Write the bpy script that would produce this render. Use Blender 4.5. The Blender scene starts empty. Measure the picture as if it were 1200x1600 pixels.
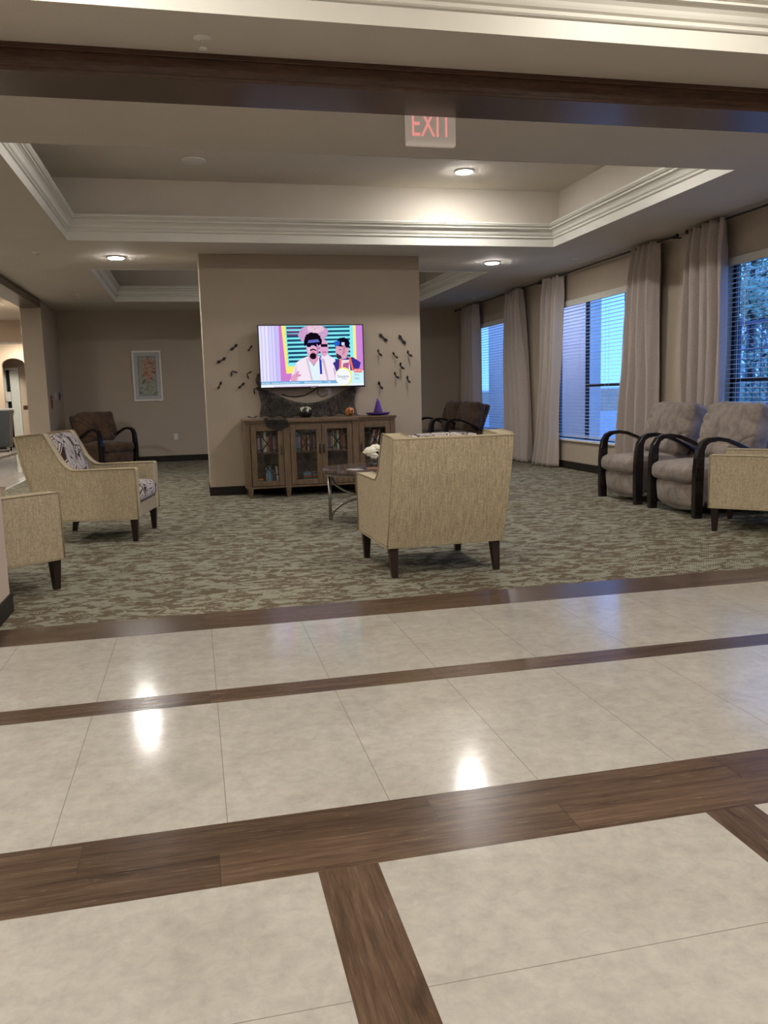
import bpy, math, random
from mathutils import Vector, Matrix
random.seed(7)
sc = bpy.context.scene
COL = sc.collection
PI = math.pi

# ------------------------------------------------------------------ camera
CAM_H = 1.143
def _rot(a, b, c):
    return Matrix.Rotation(a, 3, 'Z') @ Matrix.Rotation(b, 3, 'X') @ Matrix.Rotation(c, 3, 'Y')
_R = _rot(-0.2224114, -0.14041247, 0.02699672)          # columns: right, forward, up
_M = Matrix((( _R[0][0], _R[0][2], -_R[0][1]), (_R[1][0], _R[1][2], -_R[1][1]), (_R[2][0], _R[2][2], -_R[2][1])))
cam_data = bpy.data.cameras.new('camera')
cam_data.sensor_fit = 'VERTICAL'; cam_data.sensor_height = 24.0
cam_data.lens = 1288.87 / 1600 * 24.0
cam_data.clip_start = 0.05; cam_data.clip_end = 200
cam = bpy.data.objects.new('camera', cam_data); COL.objects.link(cam)
cam.matrix_world = Matrix.Translation((0, 0, CAM_H)) @ _M.to_4x4()
sc.camera = cam

# ------------------------------------------------------------------ world, exposure
sc.view_settings.view_transform = 'Standard'
sc.view_settings.look = 'None'
sc.view_settings.gamma = 1.0
sc.view_settings.use_curve_mapping = False
sc.view_settings.exposure = 0.72
SKY = (0.135, 0.34, 0.95); SKY_S = 2.2
LOUNGE_DISC = 225.0        # emission of the in-frame disc lamps and the added unseen ones
LOBBY_W = 24.5            # watts of each lobby downlight
HALL_W = 42.0
SCREEN_S = .60
world = bpy.data.worlds.new('dusk_sky'); sc.world = world
world.use_nodes = True
wn = world.node_tree.nodes; wl = world.node_tree.links
bg = wn['Background']
tc = wn.new('ShaderNodeTexCoord'); sx = wn.new('ShaderNodeSeparateXYZ')
rp = wn.new('ShaderNodeValToRGB')
wl.new(tc.outputs['Generated'], sx.inputs[0]); wl.new(sx.outputs[2], rp.inputs[0])
rp.color_ramp.elements[0].position = 0.0; rp.color_ramp.elements[0].color = (0.05, 0.09, 0.18, 1)
rp.color_ramp.elements[1].position = 0.004; rp.color_ramp.elements[1].color = (*SKY, 1)
wl.new(rp.outputs[0], bg.inputs['Color']); bg.inputs['Strength'].default_value = SKY_S

def area_lamp(name, loc, size, power, color, rot=(0, 0, 0), spread=PI, parent=None):
    d = bpy.data.lights.new(name, 'AREA'); d.shape = 'DISK'; d.size = size; d.energy = power; d.color = color; d.spread = spread
    o = bpy.data.objects.new(name, d); COL.objects.link(o); o.location = loc; o.rotation_euler = rot
    if parent: o.parent = parent
    return o

# ------------------------------------------------------------------ materials
def nmat(name, color=(.5, .5, .5), rough=.6, metal=0, spec=.5):
    m = bpy.data.materials.new(name); m.use_nodes = True
    b = m.node_tree.nodes['Principled BSDF']
    b.inputs['Base Color'].default_value = (*color, 1); b.inputs['Roughness'].default_value = rough
    b.inputs['Metallic'].default_value = metal; b.inputs['Specular IOR Level'].default_value = spec
    return m, m.node_tree.nodes, m.node_tree.links, b
def coords(N, L, scale=(1, 1, 1), rot=(0, 0, 0), kind='Object'):
    t = N.new('ShaderNodeTexCoord'); mp = N.new('ShaderNodeMapping')
    mp.inputs['Scale'].default_value = scale; mp.inputs['Rotation'].default_value = rot
    L.new(t.outputs[kind], mp.inputs[0]); return mp.outputs[0]
def noise(N, L, vec, scale, detail=3, rough=.5, dist=0):
    n = N.new('ShaderNodeTexNoise'); n.inputs['Scale'].default_value = scale; n.inputs['Detail'].default_value = detail
    n.inputs['Roughness'].default_value = rough; n.inputs['Distortion'].default_value = dist
    L.new(vec, n.inputs['Vector']); return n.outputs['Fac']
def ramp(N, L, fac, stops, interp='LINEAR'):
    r = N.new('ShaderNodeValToRGB'); r.color_ramp.interpolation = interp
    e = r.color_ramp.elements
    e[0].position = stops[0][0]; e[0].color = (*stops[0][1], 1)
    e[1].position = stops[-1][0]; e[1].color = (*stops[-1][1], 1)
    for p, c in stops[1:-1]:
        x = e.new(p); x.color = (*c, 1)
    L.new(fac, r.inputs[0]); return r.outputs[0]
def bump(N, L, b, h, strength=.2, dist=.002):
    n = N.new('ShaderNodeBump'); n.inputs['Strength'].default_value = strength; n.inputs['Distance'].default_value = dist
    L.new(h, n.inputs['Height']); L.new(n.outputs[0], b.inputs['Normal'])
def math_(N, L, op, a, b=None):
    n = N.new('ShaderNodeMath'); n.operation = op
    for i, v in enumerate((a, b)):
        if v is None: continue
        if isinstance(v, (int, float)): n.inputs[i].default_value = v
        else: L.new(v, n.inputs[i])
    return n.outputs[0]
def mixc(N, L, fac, a, b, mode='MIX'):
    n = N.new('ShaderNodeMix'); n.data_type = 'RGBA'; n.blend_type = mode
    if isinstance(fac, (int, float)): n.inputs[0].default_value = fac
    else: L.new(fac, n.inputs[0])
    for i, v in ((6, a), (7, b)):
        if isinstance(v, tuple): n.inputs[i].default_value = (*v, 1)
        else: L.new(v, n.inputs[i])
    return n.outputs[2]
def vary(c, k): return tuple(max(0, x * k) for x in c)

def mottled(name, c, rough=.6, scale=6, amt=.12, bscale=0, bstr=.15, spec=.5, bdist=.002, detail=4):
    m, N, L, b = nmat(name, c, rough, 0, spec)
    v = coords(N, L)
    L.new(ramp(N, L, noise(N, L, v, scale, detail), [(.3, vary(c, 1 - amt)), (.7, vary(c, 1 + amt))]), b.inputs['Base Color'])
    if bscale: bump(N, L, b, noise(N, L, v, bscale, 2), bstr, bdist)
    return m
def wood(name, c, axis='X', rough=.35, scale=1.0, contrast=.45, bstr=.12, spec=.5, coat=0):
    m, N, L, b = nmat(name, c, rough, 0, spec)
    st = {'X': (1.2, 14, 14), 'Y': (14, 1.2, 14), 'Z': (14, 14, 1.2)}[axis]
    v = coords(N, L, tuple(s * scale for s in st))
    n1 = noise(N, L, v, 2.2, 5, .62, .6)
    v2 = coords(N, L, tuple(s * scale * 5 for s in st)); n2 = noise(N, L, v2, 2.5, 3, .6)
    c1 = ramp(N, L, n1, [(.28, vary(c, 1 - contrast)), (.5, c), (.74, vary(c, 1 + contrast))])
    c2 = ramp(N, L, n2, [(.3, (.72, .72, .72)), (.7, (1.15, 1.15, 1.15))])
    L.new(mixc(N, L, 1.0, c1, c2, 'MULTIPLY'), b.inputs['Base Color'])
    bump(N, L, b, n2, bstr, .002)
    if coat: b.inputs['Coat Weight'].default_value = coat; b.inputs['Coat Roughness'].default_value = .12
    return m
M = {}
M['wall'] = mottled('tan_wall_paint', (.47, .392, .308), .75, 2, .03, 160, .25, .3)
M['pillar_lit'] = mottled('lobby_lit_wall_paint', (.62, .50, .42), .75, 2, .03, 160, .2, .3)  # wall paint made lighter and pinker to carry lobby light on the pillar
M['hall_wall'] = mottled('cream_hall_paint', (.56, .45, .34), .75, 2, .03, 160, .2, .3)
M['ceiling'] = mottled('beige_ceiling_paint', (.62, .568, .50), .8, 2, .03, 120, .25, .25)
M['crown'] = mottled('ivory_trim_paint', (.70, .68, .62), .45, 3, .02)
M['base'] = mottled('dark_vinyl_base', (.020, .015, .012), .5, 8, .2, spec=.25)
M['beam'] = wood('dark_stained_beam', (.082, .042, .027), 'X', .25, 1, .4, .1)
M['beam_y'] = wood('dark_stained_beam_hall_lit', (.09, .052, .036), 'Y', .3, 1, .4, .1)  # stain lightened to carry the hall light on the beam underside

def floor_tile(name, axis, off, pitch, brx=None):
    m, N, L, b = nmat(name, (.5, .46, .4), .13)
    g = coords(N, L)
    n1 = noise(N, L, g, 3.4, 9, .68, .2); n2 = noise(N, L, g, 18, 6, .75, .25)
    c1 = ramp(N, L, n1, [(.3, (.376, .354, .318)), (.5, (.428, .405, .367)), (.7, (.470, .447, .409))])
    c2 = ramp(N, L, n2, [(.32, (.87, .865, .87)), (.62, (1.06, 1.06, 1.05))])
    cc = mixc(N, L, 1.0, c1, c2, 'MULTIPLY')
    s = N.new('ShaderNodeSeparateXYZ'); L.new(g, s.inputs[0])
    q = math_(N, L, 'DIVIDE', math_(N, L, 'SUBTRACT', s.outputs[axis], off), pitch)
    fr = math_(N, L, 'FRACT', math_(N, L, 'ADD', q, 1000.5))
    d = math_(N, L, 'MULTIPLY', math_(N, L, 'ABSOLUTE', math_(N, L, 'SUBTRACT', fr, .5)), pitch)
    j = math_(N, L, 'LESS_THAN', d, .0011)
    L.new(mixc(N, L, j, cc, (.22, .195, .165)), b.inputs['Base Color'])
    L.new(math_(N, L, 'ADD', math_(N, L, 'MULTIPLY', n2, .10), .08), b.inputs['Roughness'])
    bump(N, L, b, noise(N, L, coords(N, L, (14, 60, 14)), 2.0, 4, .6), .05, .0018)
    return m
M['tile_x'] = floor_tile('stone_vinyl_tile', 0, .027, .4545)
M['tile_y'] = floor_tile('stone_vinyl_tile_cross', 1, 1.412, .457)

def floor_wood(name, along, plank_w, off_w, plank_l):
    m, N, L, b = nmat(name, (.1, .06, .04), .2, 0, .38)
    g = coords(N, L); s = N.new('ShaderNodeSeparateXYZ'); L.new(g, s.inputs[0])
    a, w = (0, 1) if along == 'X' else (1, 0)
    row = math_(N, L, 'FLOOR', math_(N, L, 'DIVIDE', math_(N, L, 'SUBTRACT', s.outputs[w], off_w), plank_w))
    lq = math_(N, L, 'ADD', math_(N, L, 'DIVIDE', s.outputs[a], plank_l), math_(N, L, 'MULTIPLY', row, .37))
    idx = math_(N, L, 'FLOOR', lq)
    wn_ = N.new('ShaderNodeTexWhiteNoise'); wn_.noise_dimensions = '2D'
    cb = N.new('ShaderNodeCombineXYZ'); L.new(idx, cb.inputs[0]); L.new(row, cb.inputs[1]); L.new(cb.outputs[0], wn_.inputs['Vector'])
    off = N.new('ShaderNodeVectorMath'); off.operation = 'SCALE'; L.new(wn_.outputs['Color'], off.inputs[0]); off.inputs['Scale'].default_value = 9
    ad = N.new('ShaderNodeVectorMath'); ad.operation = 'ADD'; L.new(g, ad.inputs[0]); L.new(off.outputs[0], ad.inputs[1])
    mp = N.new('ShaderNodeMapping'); mp.inputs['Scale'].default_value = (1.5, 24, 1) if along == 'X' else (24, 1.5, 1); L.new(ad.outputs[0], mp.inputs[0])
    n1 = noise(N, L, mp.outputs[0], 1.3, 6, .62, 1.0); n2 = noise(N, L, mp.outputs[0], 8, 3, .6, .3)
    c1 = ramp(N, L, n1, [(.25, (.034, .021, .014)), (.45, (.082, .050, .032)), (.6, (.110, .070, .045)), (.78, (.15, .10, .068))])
    c2 = ramp(N, L, n2, [(.3, (.74, .72, .7)), (.65, (1.1, 1.1, 1.1))])
    cc = mixc(N, L, 1.0, c1, c2, 'MULTIPLY')
    br = math_(N, L, 'ADD', math_(N, L, 'MULTIPLY', wn_.outputs['Value'], .35), .8)
    cg = N.new('ShaderNodeCombineColor')
    for i in range(3): L.new(br, cg.inputs[i])
    cc = mixc(N, L, 1.0, cc, cg.outputs[0], 'MULTIPLY')
    fr = math_(N, L, 'FRACT', math_(N, L, 'ADD', lq, .5)); d = math_(N, L, 'MULTIPLY', math_(N, L, 'ABSOLUTE', math_(N, L, 'SUBTRACT', fr, .5)), plank_l)
    cc = mixc(N, L, math_(N, L, 'LESS_THAN', d, .0012), cc, (.05, .032, .022))
    L.new(cc, b.inputs['Base Color'])
    L.new(math_(N, L, 'ADD', math_(N, L, 'MULTIPLY', n2, .18), .15), b.inputs['Roughness'])
    bump(N, L, b, noise(N, L, coords(N, L, (6, 70, 1) if along == 'X' else (70, 6, 1)), 2.2, 4, .65), .16, .002)
    return m
M['plank_wide'] = floor_wood('walnut_plank_band', 'X', .1505, 1.859, .93)
M['plank_strip'] = floor_wood('walnut_plank_strip', 'X', .2, 3.05, .9)
M['plank_border'] = floor_wood('walnut_plank_border', 'X', .4, 4.10, .9)
M['plank_y'] = floor_wood('walnut_plank_across', 'Y', 1.06, -.4, 1.9)

def carpet_mat():
    m, N, L, b = nmat('leaf_pattern_carpet', (.3, .3, .2), .95, 0, .1)
    g = coords(N, L, (1, 1.0, 1))
    n0 = noise(N, L, coords(N, L, (4.6, 8.5, 1), (0, 0, .25)), 1.6, 5, .68, .9)
    n1 = noise(N, L, coords(N, L, (22, 34, 1), (0, 0, -.5)), 1.2, 2, .6)
    mix = math_(N, L, 'ADD', math_(N, L, 'MULTIPLY', n0, .8), math_(N, L, 'MULTIPLY', n1, .2))
    msk = ramp(N, L, mix, [(.492, (0, 0, 0)), (.508, (1, 1, 1))])
    w = N.new('ShaderNodeTexWave'); w.inputs['Scale'].default_value = 22; w.inputs['Distortion'].default_value = .6; w.inputs['Detail'].default_value = 1
    L.new(coords(N, L, (1, 1, 1), (0, 0, .6)), w.inputs['Vector'])
    light = mixc(N, L, w.outputs['Fac'], (.200, .196, .148), (.312, .308, .242))
    nf = noise(N, L, g, 160, 2, .6)
    dark = ramp(N, L, nf, [(.3, (.085, .066, .043)), (.7, (.165, .130, .088))])
    cc = mixc(N, L, msk, dark, light)
    sp = ramp(N, L, nf, [(.3, (.82, .82, .82)), (.7, (1.12, 1.12, 1.12))])
    L.new(mixc(N, L, 1.0, cc, sp, 'MULTIPLY'), b.inputs['Base Color'])
    bump(N, L, b, nf, .5, .004)
    return m
M['carpet'] = carpet_mat()

def tweed(name, shear):
    m, N, L, b = nmat(name, (.42, .34, .22), .9, 0, .15)
    s_ = N.new('ShaderNodeSeparateXYZ'); L.new(coords(N, L), s_.inputs[0])
    cb = N.new('ShaderNodeCombineXYZ'); L.new(math_(N, L, 'MULTIPLY', math_(N, L, 'ADD', s_.outputs[0], math_(N, L, 'MULTIPLY', s_.outputs[2], shear)), 80), cb.inputs[0])
    L.new(math_(N, L, 'MULTIPLY', s_.outputs[1], 80), cb.inputs[1]); L.new(math_(N, L, 'MULTIPLY', s_.outputs[2], 5), cb.inputs[2])
    n1 = noise(N, L, cb.outputs[0], 1.8, 2, .6)
    n2 = noise(N, L, coords(N, L, (1, 1, .6)), 150, 2, .7)
    k = .22 if shear else .13
    c = (.465, .392, .280)
    c1 = ramp(N, L, n1, [(.32, vary(c, 1 - k)), (.5, c), (.68, vary(c, 1 + k))])
    c2 = ramp(N, L, n2, [(.3, (.74, .72, .68)), (.7, (1.22, 1.22, 1.20))])
    L.new(mixc(N, L, 1.0, c1, c2, 'MULTIPLY'), b.inputs['Base Color'])
    bump(N, L, b, n1, .25, .002); return m
M['tweed'] = tweed('beige_ribbed_upholstery', 0)
M['tweed_back'] = tweed('beige_ribbed_back_upholstery', .262)
def leaf_fabric():
    m, N, L, b = nmat('leaf_print_fabric', (.7, .65, .62), .85, 0, .2)
    def layer(scale, rot, th):
        nn = N.new('ShaderNodeTexNoise'); nn.inputs['Scale'].default_value = 4; L.new(coords(N, L), nn.inputs['Vector'])
        v0 = coords(N, L, scale, rot)
        md = N.new('ShaderNodeVectorMath'); md.operation = 'MULTIPLY_ADD'
        L.new(nn.outputs['Color'], md.inputs[0]); md.inputs[1].default_value = (1.6, 1.6, 1.6); L.new(v0, md.inputs[2])
        v = N.new('ShaderNodeTexVoronoi'); v.feature = 'DISTANCE_TO_EDGE'; v.inputs['Scale'].default_value = 1; L.new(md.outputs[0], v.inputs['Vector'])
        f = N.new('ShaderNodeTexVoronoi'); f.feature = 'F1'; f.inputs['Scale'].default_value = 1; L.new(md.outputs[0], f.inputs['Vector'])
        return v.outputs['Distance'], f.outputs['Color']
    d, c = layer((16, 16, 6.5), (.5, .5, .2), .05)
    line = math_(N, L, 'LESS_THAN', d, .05)
    s = N.new('ShaderNodeSeparateColor'); L.new(c, s.inputs[0])
    fill = math_(N, L, 'MULTIPLY', math_(N, L, 'GREATER_THAN', s.outputs[0], .72), math_(N, L, 'GREATER_THAN', d, .13))
    vein = math_(N, L, 'LESS_THAN', math_(N, L, 'ABSOLUTE', math_(N, L, 'SUBTRACT', d, .24)), .018)
    dk = math_(N, L, 'MAXIMUM', math_(N, L, 'MAXIMUM', line, fill), vein)
    L.new(mixc(N, L, dk, (.52, .465, .445), (.045, .022, .02)), b.inputs['Base Color'])
    return m
M['leaf_fabric'] = leaf_fabric()
M['piping'] = mottled('beige_piping', (.40, .33, .21), .8, 60, .1)
M['leg'] = wood('espresso_leg', (.022, .010, .008), 'Z', .35, 2, .3, .05)
def suede(name, c, lo, hi):
    m, N, L, b = nmat(name, c, .85, 0, .2)
    v = coords(N, L); n1 = noise(N, L, v, 7, 4, .6, .6); n2 = noise(N, L, v, 45, 2)
    c1 = ramp(N, L, n1, [(.3, vary(c, lo)), (.7, vary(c, hi))]); c2 = ramp(N, L, n2, [(.3, (.93, .93, .93)), (.7, (1.06, 1.06, 1.06))])
    L.new(mixc(N, L, 1.0, c1, c2, 'MULTIPLY'), b.inputs['Base Color'])
    b.inputs['Sheen Weight'].default_value = .25; b.inputs['Sheen Roughness'].default_value = .5
    bump(N, L, b, n1, .25, .012); return m
M['grey_suede'] = suede('grey_microsuede', (.245, .200, .172), .6, 1.4)
M['brown_suede'] = suede('brown_microsuede', (.105, .060, .035), .55, 1.4)
M['black_wood'] = mottled('black_lacquered_wood', (.012, .009, .009), .16, 10, .2)
M['cab'] = wood('weathered_brown_wood', (.170, .108, .060), 'Z', .5, 1.6, .4, .15)
M['cab_x'] = wood('weathered_brown_wood_top', (.170, .108, .060), 'X', .5, 1.6, .4, .15)
M['cab_in'] = mottled('cabinet_interior', (.34, .28, .22), .6, 6, .15)
M['iron'] = mottled('dark_iron', (.02, .016, .014), .4, 30, .2)
M['bronze'] = mottled('bronze_window_frame', (.015, .013, .012), .5, 30, .1)
M['curtain'] = mottled('taupe_curtain_cloth', (.50, .435, .400), .9, 50, .06, 300, .2, .1)
M['slat'] = mottled('white_blind_slat', (.80, .80, .80), .45, 3, .02)
_n = M['slat'].node_tree.nodes; _l = M['slat'].node_tree.links
_t = _n.new('ShaderNodeBsdfTranslucent'); _t.inputs[0].default_value = (.85, .85, .85, 1)
_x = _n.new('ShaderNodeMixShader'); _x.inputs[0].default_value = .6
_l.new(_n['Principled BSDF'].outputs[0], _x.inputs[1]); _l.new(_t.outputs[0], _x.inputs[2]); _l.new(_x.outputs[0], _n['Material Output'].inputs[0])
M['white'] = mottled('white_plastic', (.75, .74, .70), .4, 10, .02)
M['black_pl'] = mottled('black_plastic', (.010, .010, .012), .25, 10, .1)
M['paper_black'] = mottled('black_card', (.004, .004, .004), .6, 30, .2)
m, N, L, b = nmat('brushed_steel', (.42, .40, .37), .25, 1); M['steel'] = m
bump(N, L, b, noise(N, L, coords(N, L, (1, 1, 30)), 20, 2), .05, .001)
def tabletop():
    m, N, L, b = nmat('bronzed_stone_top', (.09, .07, .07), .14)
    n1 = noise(N, L, coords(N, L, (3, 16, 3)), 2.4, 5, .6, .8)
    L.new(ramp(N, L, n1, [(.3, (.06, .042, .034)), (.6, (.13, .095, .08)), (.75, (.2, .16, .14))]), b.inputs['Base Color'])
    bump(N, L, b, n1, .05, .002); return m
M['top'] = tabletop()
def thin_glass(name, tint=(1, 1, 1), refl=.06):
    m = bpy.data.materials.new(name); m.use_nodes = True; N = m.node_tree.nodes; L = m.node_tree.links
    N.remove(N['Principled BSDF']); o = N['Material Output']
    t = N.new('ShaderNodeBsdfTransparent'); t.inputs[0].default_value = (*tint, 1)
    g = N.new('ShaderNodeBsdfGlossy'); g.inputs['Roughness'].default_value = .02
    f = N.new('ShaderNodeLayerWeight'); pw = math_(N, L, 'POWER', f.outputs['Facing'], 4.0)
    fa = math_(N, L, 'ADD', math_(N, L, 'MULTIPLY', pw, .6), .035)
    x = N.new('ShaderNodeMixShader'); L.new(fa, x.inputs[0]); L.new(t.outputs[0], x.inputs[1]); L.new(g.outputs[0], x.inputs[2])
    L.new(x.outputs[0], o.inputs[0]); return m
M['glass'] = thin_glass('window_glass', (.92, .96, 1))
M['cab_glass'] = thin_glass('cabinet_glass', (.98, .98, .98))
M['vase_glass'] = thin_glass('vase_glass', (.9, .93, .96))
def emis(name, c, s):
    m = bpy.data.materials.new(name); m.use_nodes = True; N = m.node_tree.nodes; L = m.node_tree.links
    N.remove(N['Principled BSDF']); e = N.new('ShaderNodeEmission'); e.inputs[0].default_value = (*c, 1); e.inputs[1].default_value = s
    L.new(e.outputs[0], N['Material Output'].inputs[0]); return m
def plain(name, c, rough=.6, **k): return mottled(name, c, rough, 20, .06, **k)
def gauze():
    m = bpy.data.materials.new('black_gauze'); m.use_nodes = True; N = m.node_tree.nodes; L = m.node_tree.links
    b = N['Principled BSDF']; b.inputs['Base Color'].default_value = (.012, .011, .010, 1); b.inputs['Roughness'].default_value = .9
    v1 = noise(N, L, coords(N, L, (190, 1, 16), (0, .15, 0)), 1, 3, .7, .6)
    v2 = noise(N, L, coords(N, L, (34, 1, 200), (0, -.2, 0)), 1, 3, .7, .8)
    a = math_(N, L, 'MAXIMUM', v1, v2)
    n3 = noise(N, L, coords(N, L), 9, 3)
    a = math_(N, L, 'ADD', a, math_(N, L, 'MULTIPLY', math_(N, L, 'SUBTRACT', n3, .5), .15))
    L.new(ramp(N, L, a, [(.47, (.34, .34, .34)), (.60, (.95, .95, .95))]), b.inputs['Alpha']); return m
M['gauze'] = gauze()

# ------------------------------------------------------------------ mesh helpers
class MB:
    def __init__(s): s.v = []; s.f = []; s.mi = []; s.cur = 0
    def add(s, vs, fs):
        o = len(s.v); s.v += [tuple(v) for v in vs]; s.f += [tuple(i + o for i in f) for f in fs]; s.mi += [s.cur] * len(fs); return s
    def box(s, x0, x1, y0, y1, z0, z1, M4=None):
        vs = [Vector(p) for p in ((x0, y0, z0), (x1, y0, z0), (x1, y1, z0), (x0, y1, z0), (x0, y0, z1), (x1, y0, z1), (x1, y1, z1), (x0, y1, z1))]
        if M4: vs = [M4 @ v for v in vs]
        return s.add(vs, [(0, 3, 2, 1), (4, 5, 6, 7), (0, 1, 5, 4), (1, 2, 6, 5), (2, 3, 7, 6), (3, 0, 4, 7)])
    def prism(s, pts, a, b, axis='y'):          # pts 2D polygon; extruded from a to b along axis
        def P(p, t): return {'y': (p[0], t, p[1]), 'x': (t, p[0], p[1]), 'z': (p[0], p[1], t)}[axis]
        n = len(pts); vs = [P(p, a) for p in pts] + [P(p, b) for p in pts]
        return s.add(vs, [tuple(range(n)), tuple(range(2 * n - 1, n - 1, -1))] + [(i, i + n, (i + 1) % n + n, (i + 1) % n) for i in range(n)])
    def lathe(s, prof, seg=24, c=(0, 0, 0), mod=None):
        vs = []; n = len(prof)
        for k in range(seg):
            a = 2 * PI * k / seg
            for r, z in prof:
                rr = r * (mod(a, z) if mod else 1); vs.append((c[0] + rr * math.cos(a), c[1] + rr * math.sin(a), c[2] + z))
        fs = []
        for k in range(seg):
            k2 = (k + 1) % seg
            for i in range(n - 1): fs.append((k * n + i, k2 * n + i, k2 * n + i + 1, k * n + i + 1))
        s.add(vs, fs)
        o = len(s.v) - len(vs)
        for end in (0, n - 1):
            if prof[end][0] > 1e-5: s.f.append(tuple(o + k * n + end for k in (range(seg) if end else range(seg - 1, -1, -1)))); s.mi.append(s.cur)
        return s
    def tube(s, pts, r, seg=8, cap=True):
        pts = [Vector(p) for p in pts]; n = len(pts); vs = []; up = Vector((0, 0, 1))
        rs = r if isinstance(r, (list, tuple)) else [r] * n
        pu = None
        for i, p in enumerate(pts):
            t = (pts[min(i + 1, n - 1)] - pts[max(i - 1, 0)]).normalized()
            if pu is None: pu = (up if abs(t.z) < .9 else Vector((1, 0, 0)))
            u = (pu - t * pu.dot(t)).normalized(); w = t.cross(u); pu = u
            for k in range(seg):
                a = 2 * PI * k / seg; vs.append(p + (u * math.cos(a) + w * math.sin(a)) * rs[i])
        fs = [(i * seg + k, i * seg + (k + 1) % seg, (i + 1) * seg + (k + 1) % seg, (i + 1) * seg + k) for i in range(n - 1) for k in range(seg)]
        if cap: fs += [tuple(range(seg - 1, -1, -1)), tuple((n - 1) * seg + k for k in range(seg))]
        return s.add(vs, fs)
    def ribbon(s, path, th, y0, y1):            # path in xz, rectangular section, width y0..y1, thickness list th
        n = len(path); vs = []
        for i, p in enumerate(path):
            a = Vector(path[max(i - 1, 0)]); c = Vector(path[min(i + 1, n - 1)]); t = (c - a).normalized(); nr = Vector((-t.y, t.x))
            h = (th[i] if isinstance(th, list) else th) / 2
            A = Vector(p) + nr * h; B = Vector(p) - nr * h
            vs += [(A.x, y0, A.y), (A.x, y1, A.y), (B.x, y1, B.y), (B.x, y0, B.y)]
        fs = [(i * 4 + k, i * 4 + (k + 1) % 4, i * 4 + 4 + (k + 1) % 4, i * 4 + 4 + k) for i in range(n - 1) for k in range(4)]
        fs += [(3, 2, 1, 0), tuple((n - 1) * 4 + k for k in range(4))]
        return s.add(vs, fs)
    def grid(s, nu, nv, fn, closed=False):
        vs = [fn(i / nu, j / nv) for i in range(nu + 1) for j in range(nv + 1)]
        return s.add(vs, [(i * (nv + 1) + j, (i + 1) * (nv + 1) + j, (i + 1) * (nv + 1) + j + 1, i * (nv + 1) + j + 1) for i in range(nu) for j in range(nv)])
    def puff(s, dx, dy, dz, r=.05, n=10, bulge=.02, c=(0, 0, 0), M4=None, wob=0, seed=0, dent=None):
        rnd = random.Random(seed); ph = [rnd.uniform(0, 6) for _ in range(6)]
        idx = {}; vs = []; fs = []
        def key(p): return tuple(round(q, 5) for q in p)
        def put(p):
            k = key(p)
            if k in idx: return idx[k]
            h = Vector((dx / 2, dy / 2, dz / 2)); q = Vector((p[0] * h.x, p[1] * h.y, p[2] * h.z))
            inner = Vector((max(-h.x + r, min(h.x - r, q.x)), max(-h.y + r, min(h.y - r, q.y)), max(-h.z + r, min(h.z - r, q.z))))
            d = q - inner
            if d.length > 1e-7: q = inner + d.normalized() * r
            ax, ay, az = [1 - min(1, abs(t)) ** 2.5 for t in p]
            q += Vector((math.copysign(bulge * ay * az, p[0]) if abs(p[0]) > .99 else 0, math.copysign(bulge * ax * az, p[1]) if abs(p[1]) > .99 else 0, math.copysign(bulge * ax * ay, p[2]) if abs(p[2]) > .99 else 0))
            if wob:
                w = math.sin(q.x * 17 + ph[0]) * math.sin(q.y * 13 + ph[1]) + math.sin(q.y * 21 + q.z * 15 + ph[2]) * .6 + math.sin(q.z * 26 + q.x * 9 + q.y * 11 + ph[3]) * .4
                q += Vector((p[0], p[1], p[2])) * wob * w
            if dent: q = dent(q)
            q = q + Vector(c)
            if M4: q = M4 @ q
            idx[k] = len(vs); vs.append(q); return idx[k]
        for ax in range(3):
            for sgn in (-1, 1):
                for i in range(n):
                    for j in range(n):
                        qd = []
                        for (a, b_) in ((i, j), (i + 1, j), (i + 1, j + 1), (i, j + 1)):
                            p = [0, 0, 0]; p[ax] = sgn; p[(ax + 1) % 3] = -1 + 2 * a / n; p[(ax + 2) % 3] = -1 + 2 * b_ / n; qd.append(put(p))
                        fs.append(tuple(qd if sgn > 0 else qd[::-1]))
        return s.add(vs, fs)
    def obj(s, name, mat, parent=None, smooth=False, bevel=0, seg=2, solid=0, auto=True):
        me = bpy.data.meshes.new(name); me.from_pydata(s.v, [], s.f)
        mats = mat if isinstance(mat, list) else [mat]
        for m_ in mats: me.materials.append(m_)
        if len(mats) > 1: me.polygons.foreach_set('material_index', s.mi)
        if smooth: me.polygons.foreach_set('use_smooth', [True] * len(me.polygons))
        me.update()
        o = bpy.data.objects.new(name, me); COL.objects.link(o)
        if parent is not None: o.parent = parent
        if solid:
            q = o.modifiers.new('thickness', 'SOLIDIFY'); q.thickness = solid; q.offset = 0
        if bevel:
            q = o.modifiers.new('edge', 'BEVEL'); q.width = bevel; q.segments = seg; q.limit_method = 'ANGLE'; q.angle_limit = math.radians(40)
        return o
def tag(o, label, cat, group=None):
    o['label'] = label; o['category'] = cat
    if group: o['group'] = group
    return o
def struct(o, label=None, cat=None):
    o['kind'] = 'structure'
    if label: o['label'] = label
    if cat: o['category'] = cat
    return o
def empty(name, loc=(0, 0, 0), rz=0):
    o = bpy.data.objects.new(name, None); o.empty_display_size = .1; COL.objects.link(o); o.location = loc; o.rotation_euler = (0, 0, rz); return o
def thing(name, label, cat, loc=(0, 0, 0), rz=0, group=None): return tag(empty(name, loc, rz), label, cat, group)
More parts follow.
